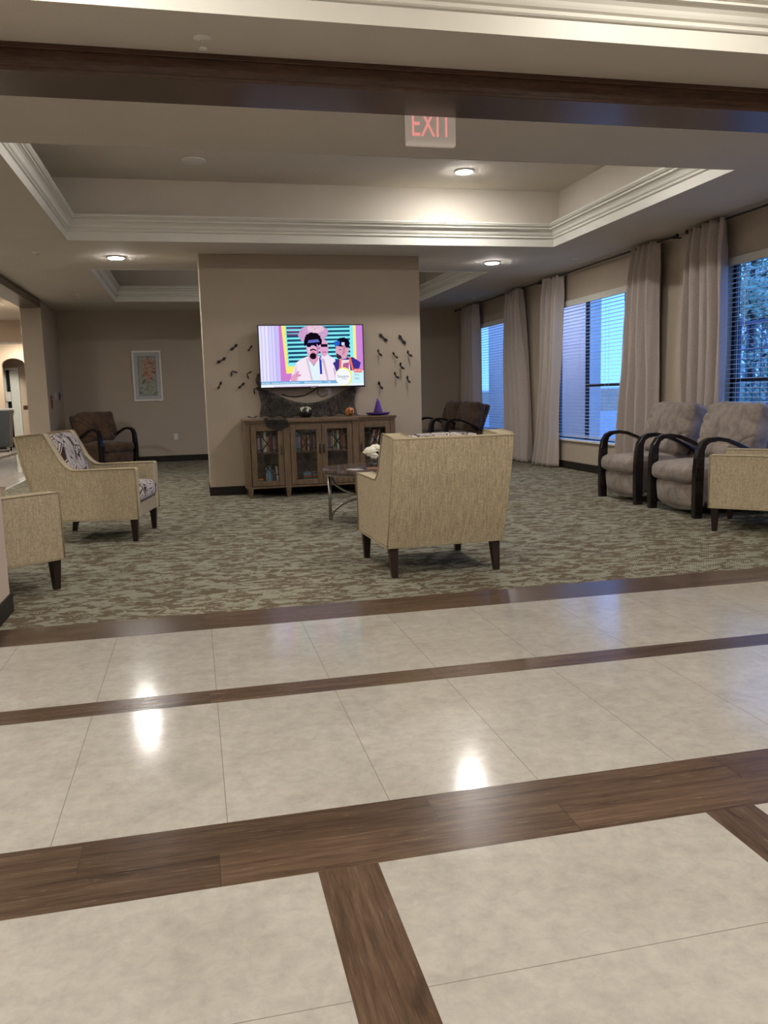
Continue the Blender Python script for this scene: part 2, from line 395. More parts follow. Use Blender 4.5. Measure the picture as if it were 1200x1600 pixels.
def dup(root, loc, rz, label, group=None):
    kids = {}
    for o in bpy.data.objects:
        if o.parent: kids.setdefault(o.parent.name, []).append(o)
    def cp(o, parent):
        c = o.copy(); COL.objects.link(c)
        if parent is not None: c.parent = parent
        for k in kids.get(o.name, []): cp(k, c)
        return c
    r = cp(root, None); r.location = loc; r.rotation_euler = (0, 0, rz); r['label'] = label
    if group: r['group'] = group
    return r
def text_mesh(txt, size, name='text'):
    cu = bpy.data.curves.new(name, 'FONT'); cu.body = txt; cu.size = size; cu.align_x = 'CENTER'; cu.align_y = 'CENTER'
    o = bpy.data.objects.new(name, cu); COL.objects.link(o)
    dg = bpy.context.evaluated_depsgraph_get(); dg.update()
    me = bpy.data.meshes.new_from_object(o.evaluated_get(dg))
    vs = [tuple(v.co) for v in me.vertices]; fs = [tuple(p.vertices) for p in me.polygons]
    bpy.data.objects.remove(o); bpy.data.curves.remove(cu); bpy.data.meshes.remove(me)
    return vs, fs

# ================================================================== THE SETTING
H = 2.82; XR = 5.36; YB = 16.3; XL = -2.62
T1 = (-1.165, 4.24, 5.97, 9.33); T2 = (-1.17, 4.15, 11.30, 14.80); T0 = (-4.6, 4.3, -2.0, 3.94)
HT = 3.47
# floors
struct(MB().box(-9, XR, 3.229, 4.133, -.05, 0).box(-9, XR, 2.160, 3.085, -.05, 0).obj('floor', M['tile_x']))
mb = MB(); ms = MB()
xs = [.232 + 1.06 * k for k in range(-9, 5)]
for i, x in enumerate(xs):
    if x + .15 > XR: break
    ms.box(x, x + .15, -6, 1.859, -.05, 0)
    x2 = min(xs[i + 1] if i + 1 < len(xs) else XR, XR); mb.box(x + .15, x2, -6, 1.859, -.05, 0)
mb.box(-9.5, xs[0], -6, 1.859, -.05, 0)
struct(mb.obj('floor', M['tile_y'])); struct(ms.obj('floor', M['plank_y']))
struct(MB().box(-9, XR, 1.859, 2.160, -.05, 0).obj('floor', M['plank_wide']))
struct(MB().box(-9, XR, 3.085, 3.229, -.05, 0).obj('floor', M['plank_strip']))
struct(MB().box(-9, XR, 4.133, 4.459, -.05, 0).obj('floor', M['plank_border']))
struct(MB().box(-2.57, XR, 4.459, YB, -.05, 0).obj('floor', M['carpet']))
struct(MB().box(-9, -4.28, 4.459, 26, -.05, 0).box(-4.1, -2.97, 4.459, 26, -.05, 0).box(-2.72, -2.585, 4.459, 26, -.05, 0).obj('floor', M['tile_x']))
struct(MB().box(-4.28, -4.1, 4.459, 26, -.05, 0).box(-2.97, -2.72, 4.459, 26, -.05, 0).obj('floor', M['plank_y']))
struct(MB().box(-2.585, -2.57, 4.459, YB, -.05, .004).obj('trim_8', M['crown']))
# ceiling with tray openings
holes = [T0, T1, T2]
cx = sorted({-9, XR} | {h[0] for h in holes} | {h[1] for h in holes}); cy = sorted({-6, 26} | {h[2] for h in holes} | {h[3] for h in holes})
mb = MB()
for a, b_ in zip(cx, cx[1:]):
    for c, d in zip(cy, cy[1:]):
        mx, my = (a + b_) / 2, (c + d) / 2
        if any(h[0] < mx < h[1] and h[2] < my < h[3] for h in holes): continue
        mb.box(a, b_, c, d, H, H + .06)
struct(mb.obj('ceiling', M['ceiling']))
def ring(prof, T, closed=True):
    mb = MB(); n = len(prof); vs = []
    for (sxn, syn) in ((-1, -1), (1, -1), (1, 1), (-1, 1)):
        for d, z in prof: vs.append(((T[0] - d) if sxn < 0 else (T[1] + d), (T[2] - d) if syn < 0 else (T[3] + d), z))
    fs = []
    for k in range(4):
        k2 = (k + 1) % 4
        for i in range(n if closed else n - 1):
            j = (i + 1) % n; fs.append((k * n + i, k * n + j, k2 * n + j, k2 * n + i))
    return mb.add(vs, fs)
crown = [(-.004, H - .004), (-.004, 2.905), (-.016, 2.907), (-.022, 2.914), (-.016, 2.922), (-.008, 2.925), (-.010, 2.936), (-.024, 2.944), (-.030, 2.958), (-.034, 2.972), (-.046, 2.988), (-.062, 2.998), (-.074, 3.002), (-.074, 3.010), (-.064, 3.014), (-.066, 3.022), (-.084, 3.027), (-.092, 3.034), (-.084, 3.042), (-.096, 3.048), (-.096, 3.064), (.0, 3.064), (.13, 3.064), (.13, H + .03), (.002, H + .03)]
for i, T in enumerate((T1, T2, T0)):
    struct(ring(crown, T).obj('trim_%d' % (i + 1), M['crown']))
    struct(ring([(.12, 3.0), (.12, HT), (.18, HT), (.18, 3.0)], T).obj('wall_tray', M['ceiling']))
    struct(MB().box(T[0] - .2, T[1] + .2, T[2] - .2, T[3] + .2, HT, HT + .05).obj('ceiling', M['ceiling']))
# beams
BY0, BY1, BZ = 4.39, 4.725, 2.695
b1 = MB().box(-9, XR, BY0, BY1, BZ + .012, H).box(-9, XR, BY0 - .012, BY1 + .012, BZ, BZ + .018).box(-9, XR, BY0 - .014, BY0, H - .026, H).obj('trim_4', M['beam'], bevel=.004)
struct(b1)
b2 = MB().box(XL, XL + .30, BY1, 14.615, BZ + .004, H).box(XL + .30, XL + .31, BY1, 14.615, H - .02, H).obj('trim_5', M['beam_y'], bevel=.004); struct(b2)
# walls
W = [('window_1', 12.85, 15.55), ('window_2', 9.2, 11.9), ('window_3', 5.0, 7.68)]
ZS, ZH = .43, 2.42
mb = MB(); y = -6
for _, a, b_ in sorted([(w[0], w[1], w[2]) for w in W], key=lambda q: q[1]):
    mb.box(XR, XR + .2, y, a, 0, H); mb.box(XR, XR + .2, a, b_, 0, ZS); mb.box(XR, XR + .2, a, b_, ZH, H); y = b_
mb.box(XR, XR + .2, y, YB + .2, 0, H)
struct(mb.obj('wall_right', M['wall']))
struct(MB().box(XL, XR, YB, YB + .15, 0, H).obj('wall_back', M['wall']))
struct(MB().box(.155, 2.80, 10.074, 10.7, 0, H).obj('wall_centre', M['wall'], bevel=.006))
struct(MB().box(XL - .02, XL + .30, 14.615, YB, 0, H).obj('wall_left', M['wall'], bevel=.006))
struct(MB().box(-1.75, -1.055, 4.05, 4.86, 0, BZ).obj('wall_pillar', M['pillar_lit'], bevel=.008))
struct(MB().box(-9, XR + .2, -6.15, -6, 0, H).obj('wall_front', M['hall_wall']))
struct(MB().box(-9.15, -9, -6, 26, 0, H).obj('wall_hall', M['hall_wall']))
# baseboards
bb = MB().box(XR - .012, XR, -6, YB, 0, .11); struct(bb.obj('baseboard_right', M['base']))
struct(MB().box(XL + .3, XR, YB - .012, YB, 0, .115).obj('baseboard_back', M['base']))
struct(MB().box(.143, 2.812, 10.062, 10.712, 0, .105).obj('baseboard_centre', M['base'], bevel=.003))
struct(MB().box(XL + .30, XL + .312, 14.62, YB, 0, .11).box(XL - .03, XL + .312, 14.603, 14.615, 0, .11).obj('baseboard_left', M['base']))
struct(MB().box(-1.762, -1.043, 4.038, 4.872, 0, .105).obj('baseboard_pillar', M['base'], bevel=.003))

# windows
for k, (nm, a, b_) in enumerate(W):
    e = struct(empty(nm, (XR + .13, (a + b_) / 2, ZS)), 'dark framed window with blinds', 'window')
    def P(m_, n_, mt, **kw):
        o = m_.obj(n_, mt, e, **kw); o.location = (-e.location[0], -e.location[1], -e.location[2]); return o
    x0, x1 = XR + .115, XR + .165
    f = MB().box(x0, x1, a, a + .05, ZS, ZH).box(x0, x1, b_ - .05, b_, ZS, ZH).box(x0, x1, a, b_, ZS, ZS + .018).box(x0, x1, a, b_, ZH - .05, ZH)
    P(f, 'window_frame', M['bronze'])
    ml = [9.85, 10.95] if k == 1 else ([] if k == 0 else [5.45, 6.55])
    for yy in ml: P(MB().box(x0, x1, yy - (.035 if yy < 10 else .016), yy + (.035 if yy < 10 else .016), ZS, ZH), 'mullion', M['bronze'])
    if k: P(MB().box(x0, x1, a if k == 2 else 9.85, b_ if k == 2 else 10.95, 1.185, 1.225), 'meeting_rail', M['bronze'])
    P(MB().box(XR + .138, XR + .142, a, b_, ZS, ZH), 'pane', M['glass'])
    P(MB().box(XR - .03, XR + .115, a - .02, b_ + .02, ZS - .022, ZS + .004), 'window_sill', M['crown'], bevel=.004)
    # blind
    lab = ['white horizontal blind on the far window behind the brown recliners', 'white horizontal blind filling the middle window between long curtains', 'white horizontal blind on the nearest window with trees showing through'][k]
    t = thing('window_blind', lab, 'blind', (XR + .03, (a + b_) / 2, ZH), 0, 'window blinds')
    hw = (b_ - a) / 2 - .012
    MB().box(-.052, -.030, -hw, hw, -.085, -.002).obj('valance', M['crown'], t, bevel=.004)
    sl = MB(); z = -.11; nS = 0
    while ZH + z > ZS + .035:
        tl = math.radians(2 if k < 2 else 5)
        c, s_ = math.cos(tl) * .0225, math.sin(tl) * .0225
        sl.add([(-c, -hw, z - s_), (c, -hw, z + s_), (c, hw, z + s_), (-c, hw, z - s_), (-c, -hw, z - s_ + .003), (c, -hw, z + s_ + .003), (c, hw, z + s_ + .003), (-c, hw, z - s_ + .003)],
               [(0, 3, 2, 1), (4, 5, 6, 7), (0, 1, 5, 4), (1, 2, 6, 5), (2, 3, 7, 6), (3, 0, 4, 7)])
        z -= .0475; nS += 1
    sl.obj('slats', M['slat'], t)
    MB().box(-.026, .026, -hw, hw, z + .015, z + .033).obj('bottom_rail', M['slat'], t, bevel=.003)
    for yy in (-hw * .82, -hw * .28, hw * .28, hw * .82):
        MB().box(-.027, -.025, yy, yy + .003, z + .03, -.08).box(.025, .027, yy, yy + .003, z + .03, -.08).obj('ladder_cord', M['slat'], t)
    MB().tube([(-.035, hw - .35, -.08), (-.036, hw - .35, -.85)], .004, 6).obj('tilt_wand', M['white'], t)

# ================================================================== LAMPS
def disc_lamp(x, y, z, label, s=LOUNGE_DISC):
    t = thing('ceiling_light', label, 'light', (x, y, z), 0, 'round ceiling lights')
    MB().lathe([(.0, 0), (.105, 0), (.108, -.006), (.100, -.014), (.088, -.016), (.088, -.004), (0, -.004)], 32).obj('trim_ring', M['white'], t, smooth=False)
    MB().lathe([(.087, -.006), (.087, -.017), (.080, -.022), (.05, -.026), (0, -.027)], 32).obj('lens', DISC, t, smooth=True)
    return t
DISC = emis('lamp_lens_glow', (1.0, .965, .91), LOUNGE_DISC)
DISC_HI = emis('lamp_lens_glow_tray', (1.0, .965, .91), LOUNGE_DISC)
disc_lamp(-.773, 10.35, H, 'glowing round ceiling light above the framed picture side, left of the television wall')
disc_lamp(3.894, 10.456, H, 'glowing round ceiling light right of the television wall, nearest the curtains')
disc_lamp(2.936, 8.70, HT, 'glowing round ceiling light up inside the large recessed tray')
disc_lamp(.14, 6.35, HT, 'added unseen round ceiling light in the near left part of the large tray', 1)  # this and the next two: lamps added out of sight for lounge ambient
disc_lamp(2.94, 6.35, HT, 'added unseen round ceiling light in the near right part of the large tray', 1)
disc_lamp(1.5, 13.0, HT, 'added unseen round ceiling light in the back tray behind the television wall', 1)
for (x, y) in ((-2.6, -.2), (-.4, -.6), (1.8, -.6), (3.6, .2), (-.4, 2.9), (2.4, 2.9), (-2.6, 2.9), (.6, -1.7)):
    t = thing('recessed_light', 'round recessed downlight in the front tray ceiling', 'light', (x, y, HT), 0, 'lobby downlights')
    MB().lathe([(.06, 0), (.09, 0), (.09, -.01), (.06, -.006)], 24).obj('trim_ring', M['white'], t)
    area_lamp('bulb_light', (0, 0, -.012), .16, LOBBY_W, (1.0, .93, .83), parent=t)
for (x, y) in ((-4.4, 6.5), (-3.7, 11), (-3.30, 15.05), (-4.6, 20.0), (-4.15, 22.6)):
    t = thing('ceiling_panel_light', 'bright flat ceiling panel light over the side hall', 'light', (x, y, H), 0, 'hall ceiling panels')
    MB().box(-.31, .31, -.31, .31, -.012, 0).obj('frame', M['white'], t)
    area_lamp('panel_light', (0, 0, -.016), .5, HALL_W, (1.0, .93, .82), parent=t)

# ================================================================== ARMCHAIRS
def make_armchair():
    r = empty('armchair')
    # side profile: x 0 = front ... local x shifted so the chair is centred
    S = .37
    prof = [(0, .19), (0, .60), (-.01, .608), (-.30, .606), (-.47, .602), (-.52, .607), (-.565, .64), (-.605, .69), (-.64, .76), (-.675, .83), (-.714, .905), (-.74, .909), (-.93, .893), (-.943, .885), (-.90, .66), (-.83, .40), (-.765, .19)]
    prof = [(x + S, z) for x, z in prof]
    for s in (-1, 1):
        y0, y1 = (.285, .39) if s > 0 else (-.39, -.285)
        MB().prism(prof, y0, y1, 'y').obj('arm_side', M['tweed'], r, bevel=.012, seg=3)
        q = [(x, .391 * s, z) for x, z in prof[:-1]]
        q2 = [(x, (.286) * s, z) for x, z in prof[1:13]]
        MB().tube(q + [(prof[-1][0], .391 * s, prof[-1][1]), (prof[0][0], .391 * s, .192)], .0045, 6).tube(q2, .0045, 6).obj('piping', M['piping'], r, smooth=True)
    back = [(-.70, .19), (-.775, .19), (-.84, .40), (-.91, .66), (-.953, .878), (-.94, .882), (-.83, .884), (-.815, .872), (-.76, .60)]
    MB().prism([(x + S + (.018 if 0 < i < 5 else 0), z - (.006 if z > .87 else 0)) for i, (x, z) in enumerate(back)], -.286, .286, 'y').prism([(x + S, z) for x, z in ((-.745, .1915), (-.777, .1885), (-.842, .40), (-.912, .66), (-.957, .878), (-.951, .889), (-.915, .889), (-.88, .66), (-.81, .40))], -.389, .389, 'y').obj('back_panel', M['tweed_back'], r, bevel=.010, seg=3)
    MB().tube([(-.955 + S, y, .880) for y in (-.39, 0, .39)], .0045, 6).obj('piping', M['piping'], r, smooth=True)
    MB().box(-.33, .36, -.288, .288, .192, .31).obj('seat_rail', M['tweed'], r, bevel=.012, seg=3)
    MB().puff(.60, .565, .15, .05, 12, .02, (.085, 0, .385)).obj('seat_cushion', M['leaf_fabric'], r, smooth=True)
    Mb = Matrix.Translation((-.310, 0, .638)) @ Matrix.Rotation(math.radians(-17), 4, 'Y')
    MB().puff(.20, .56, .49, .07, 12, .022, (0, 0, 0), Mb).obj('back_cushion', M['leaf_fabric'], r, smooth=True)
    for sx_ in (1, -1):
        for sy_ in (1, -1):
            if sx_ > 0: cx_, tx = .325, .325
            else: cx_, tx = -.355, -.39
            cy_ = .345 * sy_; w, w2 = .030, .019
            MB().add([(cx_ - w, cy_ - w, .20), (cx_ + w, cy_ - w, .20), (cx_ + w, cy_ + w, .20), (cx_ - w, cy_ + w, .20), (tx - w2, cy_ - w2, 0), (tx + w2, cy_ - w2, 0), (tx + w2, cy_ + w2, 0), (tx - w2, cy_ + w2, 0)],
                     [(0, 1, 2, 3), (7, 6, 5, 4), (0, 4, 5, 1), (1, 5, 6, 2), (2, 6, 7, 3), (3, 7, 4, 0)]).obj('leg', M['leg'], r, bevel=.003)
    return r
GR = 'beige armchairs round the carpet'
def place(fr, ang, side):
    """world position of the chair base from its front corner on the given side (+1 left, -1 right)"""
    a = math.radians(ang); d = Vector((math.cos(a), math.sin(a))); w = Vector((-d.y, d.x))
    c = Vector(fr) - d * .37 - w * (.39 * side); return (c.x, c.y, 0), a
A0 = make_armchair()
p, a = place((1.104, 5.726), 92.5, 1)
A0.location = p; A0.rotation_euler = (0, 0, a)
tag(A0, 'beige ribbed armchair seen square from behind in front of the round table', 'armchair', GR)
p, a = place((-.486, 6.99), -10, -1)
dup(A0, p, a, 'beige armchair with leaf print cushions in full side view, facing right', GR)
p, a = place((-.83, 5.365), 38, -1)
dup(A0, p, a, 'beige armchair cut off by the left picture edge beside the pillar', GR)
p, a = place((3.94, 5.755), 135, 1)
dup(A0, p, a, 'beige armchair cut off by the right picture edge before the grey recliners', GR)

# ================================================================== RECLINERS
def make_recliner(mat, label, loc, rz):
    r = thing('recliner', label, 'recliner', loc, rz)
    # local: +x front, x=0 front of arm leg ; depth to -.95
    path = [(-.045, 0), (-.042, .12), (-.045, .40), (-.05, .52), (-.060, .60), (-.090, .655), (-.14, .682), (-.22, .690), (-.32, .675), (-.44, .628), (-.55, .575), (-.68, .51), (-.78, .46)]
    th = [.075, .080, .085, .078, .064, .052, .044, .038, .034, .031, .029, .028, .028]
    for s in (-1, 1):
        y0, y1 = (.335, .395) if s > 0 else (-.395, -.335)
        MB().ribbon(path, th, y0, y1).obj('arm', M['black_wood'], r, bevel=.006, seg=2)
        MB().ribbon([(-.76, .50), (-.80, .25), (-.86, 0)], [.05, .055, .05], y0, y1).obj('rear_leg', M['black_wood'], r, bevel=.005)
        MB().prism([(-.09, .13), (-.09, .36), (-.70, .42), (-.80, .40), (-.80, .12), (-.6, .10)], *( (.28, .325) if s > 0 else (-.325, -.28)), 'y').obj('side_panel', mat, r, bevel=.02, seg=3)
    MB().puff(.74, .64, .17, .06, 14, .025, (-.36, 0, .375), None, .004, 1).obj('seat_cushion', mat, r, smooth=True)
    Mf = Matrix.Translation((-.10, 0, .19)) @ Matrix.Rotation(math.radians(7), 4, 'Y')
    MB().puff(.13, .62, .25, .05, 12, .03, (0, 0, 0), Mf, .003, 5).obj('footrest', mat, r, smooth=True)
    MB().box(-.80, -.14, -.28, .28, .10, .30).obj('base', mat, r, bevel=.02, seg=3)
    def creases(q):
        for (a_, b_, c_, w_, dp) in ((.62, .78, -.13, .013, .034), (.66, .75, -.22, .012, .030), (.5, .86, -.29, .012, .02), (-.5, .86, -.27, .012, .014)):
            d_ = a_ * q.y + b_ * q.z - c_
            if q.x > 0: q = q + Vector((-dp * math.exp(-(d_ / w_) ** 2), 0, 0))
        return q
    Mc = Matrix.Translation((-.66, 0, .755)) @ Matrix.Rotation(math.radians(-18), 4, 'Y')
    MB().puff(.22, .76, .43, .045, 56, .022, (0, 0, 0), Mc, .005, 3, creases).obj('back_cushion', mat, r, smooth=True)
    Ml = Matrix.Translation((-.58, 0, .535)) @ Matrix.Rotation(math.radians(-20), 4, 'Y')
    MB().puff(.20, .60, .20, .08, 14, .03, (0, 0, 0), Ml, .004, 9).obj('lumbar_cushion', mat, r, smooth=True)
    Ms = Matrix.Translation((-.775, 0, .62)) @ Matrix.Rotation(math.radians(-20), 4, 'Y')
    MB().puff(.09, .68, .66, .035, 10, .01, (0, 0, 0), Ms).obj('back_shell', mat, r, smooth=True)
    return r
def rec_place(x, y, rz): return (x, y, 0), rz
g1 = make_recliner(M['grey_suede'], 'grey suede recliner with black bentwood arms between the middle and near curtains', (4.215, 7.745, 0), PI)
g1['group'] = 'grey recliners by the windows'
dup(g1, (4.215, 6.745, 0), PI, 'grey suede recliner with black arms partly behind the right beige armchair', 'grey recliners by the windows')
bq = make_recliner(M['brown_suede'], 'dark brown suede recliner in the back left corner, left of the framed picture', (-1.27, 15.02, 0), math.radians(-47))
bq['group'] = 'brown recliners by the back wall'
dup(bq, (4.22, 14.25, 0), math.radians(184), 'dark brown suede recliner by the far window, the nearer of the back right pair', 'brown recliners by the back wall')
dup(bq, (4.20, 15.12, 0), math.radians(182), 'dark brown suede recliner against the back wall, mostly behind its twin', 'brown recliners by the back wall')

# ================================================================== CURTAINS AND RODS
def curtain(y0, y1, label, seed, b0=None, b1=None, folds=5, xc=5.225):
    rnd = random.Random(seed); b0 = y0 if b0 is None else b0; b1 = y1 if b1 is None else b1
    t = thing('curtain', label, 'curtain', (xc, (y0 + y1) / 2, 0), 0, 'taupe floor length curtains')
    cy_ = (y0 + y1) / 2; ph = [rnd.uniform(0, 6) for _ in range(4)]; amp = [rnd.uniform(.7, 1.2) for _ in range(folds + 1)]
    def fn(u, v):
        z = .012 + (2.79 - .012) * v
        lo = b0 + (b1 - b0) * u; hi = y0 + (y1 - y0) * u
        w = v ** .8
        y_ = lo * (1 - w) + hi * w
        a_ = .076 * amp[min(folds, int(u * folds + .5))] * (1 - .35 * max(0, (v - .9) / .1))
        x_ = a_ * math.sin(u * folds * 2 * PI + ph[0] + .5 * math.sin(v * 5 + ph[1])) + .012 * math.sin(u * folds * 6 * PI + v * 3 + ph[2]) * (1 - .4 * v) + .018 * math.sin(v * 4 + ph[3] + u * 3)
        if v > .955: x_ += .006 * math.sin(u * folds * 14 * PI)
        return (x_, y_ - cy_, z)
    MB().grid(folds * 20, 50, fn).obj('drape', M['curtain'], t, smooth=True, solid=.004)
    return t
curtain(14.82, 15.72, 'taupe curtain farthest away beside the back wall corner', 1, folds=5)
curtain(12.66, 13.36, 'taupe curtain hanging between the far window and the middle curtains', 2, 12.42, 13.25, 4)
curtain(11.28, 11.80, 'taupe curtain at the far edge of the middle window, hem spread on carpet', 3, 11.46, 12.22, 4)
curtain(8.68, 9.27, 'taupe curtain at the near edge of the middle window behind a grey recliner', 4, 8.75, 9.62, 4)
curtain(7.45, 8.06, 'taupe curtain at the edge of the nearest window, closest to the camera', 5, 7.45, 8.12, 4)
for (a, b_, lab) in ((12.02, 16.1, 'dark curtain rod above the far window'), (8.34, 11.93, 'dark curtain rod above the middle window'), (4.6, 8.12, 'dark curtain rod above the nearest window')):
    t = thing('curtain_rod', lab, 'curtain rod', (5.225, (a + b_) / 2, 2.775), 0, 'curtain rods')
    h = (b_ - a) / 2
    MB().tube([(0, -h, 0), (0, h, 0)], .011, 8).obj('rod', M['iron'], t, smooth=True)
    for s in (-1, 1):
        if (s < 0 and a < 5) : continue
        MB().lathe([(0, -.024), (.014, -.02), (.023, -.006), (.023, .006), (.014, .02), (0, .024)], 12, (0, s * (h + .015), 0)).obj('finial', M['iron'], t, smooth=True)
        MB().tube([(0, s * (h - .12), 0), (.13, s * (h - .12), 0)], .008, 6).lathe([(0.0, 0), (.02, 0), (.02, .004), (0, .004)], 10, (.12, s * (h - .12), -.002)).obj('bracket', M['iron'], t, smooth=True)

# ================================================================== CABINET
CX0, CX1, CF, CB = .565, 2.335, 9.60, 10.04
cab = thing('display_cabinet', 'weathered wood display cabinet with four glass lattice doors under the television', 'cabinet', ((CX0 + CX1) / 2, 9.82, 0))
def CP(m_, n_, mt, par=None, **kw):
    o = m_.obj(n_, mt, par or cab, **kw)
    if par is None or par is cab: o.location = (-cab.location[0], -cab.location[1], 0)
    return o
CZ0, CZ1 = .125, .865
posts = [CX0, 1.005, 1.815, CX1 - .05]
body = MB().box(CX0, CX0 + .055, CF, CF + .04, CZ0, CZ1).box(1.0, 1.075, CF - .015, CF + .03, CZ0, CZ1).box(1.815, 1.89, CF - .015, CF + .03, CZ0, CZ1).box(CX1 - .055, CX1, CF, CF + .04, CZ0, CZ1)
body.box(CX0, CX0 + .02, CF + .04, CB, CZ0, CZ1).box(CX1 - .02, CX1, CF + .04, CB, CZ0, CZ1).box(CX0, CX1, CF + .02, CB, CZ0, CZ0 + .02)
body.box(1.03, 1.045, CF + .03, CB, CZ0, CZ1).box(1.845, 1.86, CF + .03, CB, CZ0, CZ1).box(CX0, CX1, CF + .002, CF + .03, CZ1 - .035, CZ1)
CP(body, 'body', M['cab'], bevel=.003)
CP(MB().box(CX0, CX1, CB - .01, CB, CZ0, CZ1), 'back_board', M['cab_in'])
CP(MB().box(CX0 - .018, CX1 + .018, CF - .025, CB + .005, .885, .908).box(CX0 - .006, CX1 + .006, CF - .012, CB, .862, .887).box(1.0, 1.89, CF - .03, CF, .862, .900), 'top', M['cab_x'], bevel=.004)
CP(MB().box(CX0 - .014, CX1 + .014, CF - .022, CB, .108, .128), 'plinth', M['cab_x'], bevel=.006)
CP(MB().box(CX0 + .02, 1.03, CF + .05, CB - .01, .505, .522), 'shelf', M['cab_x'])
CP(MB().box(1.045, 1.845, CF + .05, CB - .01, .505, .522), 'shelf', M['cab_x'])
CP(MB().box(1.86, CX1 - .02, CF + .05, CB - .01, .505, .522), 'shelf', M['cab_x'])
for lx in (.60, 1.038, 1.852, 2.30):
    for ly in (CF + .01, CB - .03):
        w, w2 = .032, .02
        CP(MB().add([(lx - w, ly - w, .11), (lx + w, ly - w, .11), (lx + w, ly + w, .11), (lx - w, ly + w, .11), (lx - w2, ly - w2, 0), (lx + w2, ly - w2, 0), (lx + w2, ly + w2, 0), (lx - w2, ly + w2, 0)],
                    [(0, 1, 2, 3), (7, 6, 5, 4), (0, 4, 5, 1), (1, 5, 6, 2), (2, 6, 7, 3), (3, 7, 4, 0)]), 'leg', M['cab'], bevel=.003)
doors = [(.625, .995, 1), (1.08, 1.444, 1), (1.448, 1.81, -1), (1.895, 2.275, -1)]
for (a, b_, hs) in doors:
    z0, z1 = .135, .832; fw = .062; y0, y1 = CF - .012, CF + .010
    d = CP(MB().box(a, a + fw, y0, y1, z0, z1).box(b_ - fw, b_, y0, y1, z0, z1).box(a + fw, b_ - fw, y0, y1, z0, z0 + .058).box(a + fw, b_ - fw, y0, y1, z1 - .058, z1), 'door', M['cab'], bevel=.004)
    gx0, gx1, gz0, gz1 = a + fw, b_ - fw, z0 + .058, z1 - .058
    MB().box(gx0, gx1, CF + .001, CF + .004, gz0, gz1).obj('pane', M['cab_glass'], d)
    X = lambda s: gx0 + (gx1 - gx0) * s
    Zt = lambda t_: gz1 - (gz1 - gz0) * t_
    la = MB()
    def bar(s0, t0, s1, t1):
        A, B = Vector((X(s0), 0, Zt(t0))), Vector((X(s1), 0, Zt(t1))); dd = (B - A).normalized(); nn = Vector((-dd.z, 0, dd.x)) * .0064
        pts = [A + nn, A - nn, B - nn, B + nn]; la.prism([(p_.x, p_.z) for p_ in pts], CF - .008, CF - .001, 'y')
    for s in (.27, .73): bar(s, 0, s, .12); bar(s, .38, s, .62); bar(s, .88, s, 1)
    bar(.27, .12, .73, .38); bar(.73, .12, .27, .38); bar(.27, .62, .73, .88); bar(.73, .62, .27, .88)
    for t_ in (.12, .38, .62, .88): bar(0, t_, .27, t_); bar(.73, t_, 1, t_)
    la.obj('lattice', M['iron'], d)
    hx = (b_ - .022) if hs > 0 else (a + .022)
    MB().box(hx - .009, hx + .009, y0 - .004, y0, .49, .60).tube([(hx, y0 - .004, .575), (hx, y0 - .022, .565), (hx, y0 - .024, .53), (hx, y0 - .012, .505)], .005, 6).obj('handle', M['iron'], d, bevel=.001)
# books
pal = {'red': (.38, .05, .03), 'white': (.62, .60, .55), 'cream': (.55, .47, .33), 'grey': (.22, .23, .24), 'blue': (.06, .16, .30), 'pale blue': (.20, .38, .55), 'brown': (.16, .08, .045), 'maroon': (.16, .025, .03), 'black': (.02, .02, .022), 'green': (.05, .16, .07), 'tan': (.36, .23, .12), 'orange': (.55, .20, .06)}
BM = {k: plain('book_cover_' + k.replace(' ', '_'), vary(v, 1.45 if max(v) < .5 else 1.2), .45) for k, v in pal.items()}
M['pages'] = plain('book_pages', (.58, .53, .43), .8)
ordw = ['first', 'second', 'third', 'fourth', 'fifth', 'sixth', 'seventh', 'eighth', 'ninth', 'tenth', 'eleventh', 'twelfth', 'thirteenth']
dn = ['leftmost', 'second', 'third', 'rightmost']
def book(x, w, h, d, z, colr, label, lean=0, flat=False, yf=None):
    """upright book, spine facing front; flat books lie on their side"""
    t = thing('book', label, 'book', (x, (yf or 9.70), z), 0, 'books in the display cabinet')
    t.rotation_euler = (0, math.radians(lean), 0)
    c = BM[colr]
    if not flat:
        MB().box(-w / 2, w / 2, 0, .004, 0, h).box(-w / 2, -w / 2 + .003, 0, d, 0, h).box(w / 2 - .003, w / 2, 0, d, 0, h).box(-w / 2 - .0002, w / 2 + .0002, -.0006, .001, h * .72, h * .80).obj('cover', c, t, bevel=.0015)
        MB().box(-w / 2 + .003, w / 2 - .003, .004, d - .004, .003, h - .004).obj('pages', M['pages'], t)
    else:
        MB().box(-h / 2, h / 2, 0, .004, 0, w).box(-h / 2, h / 2, 0, d, 0, .003).box(-h / 2, h / 2, 0, d, w - .003, w).obj('cover', c, t, bevel=.0015)
        MB().box(-h / 2 + .004, h / 2 - .004, .004, d - .004, .003, w - .003).obj('pages', M['pages'], t)
rb = random.Random(3)
def row(door, shelf, items):
    a, b_, _ = doors[door]; z = .523 if shelf == 'upper' else .146
    x = a + .045
    for i, (w, h, c, ln) in enumerate(items):
        x += w / 2
        if ln == 'gap': x += w / 2; continue
        lz = z + (abs(math.sin(math.radians(ln))) * w / 2 if ln else 0)
        nth = sum(1 for q in items[:i] if q[3] != 'gap')
        book(x, w, h, .155, lz + .0005, c, '%s upright book, %s from left, %s shelf behind the %s glass door' % (c, ordw[nth], shelf, dn[door]), ln)
        x += w / 2 + .0025 + (abs(math.sin(math.radians(ln))) * h * .15 if ln else 0)
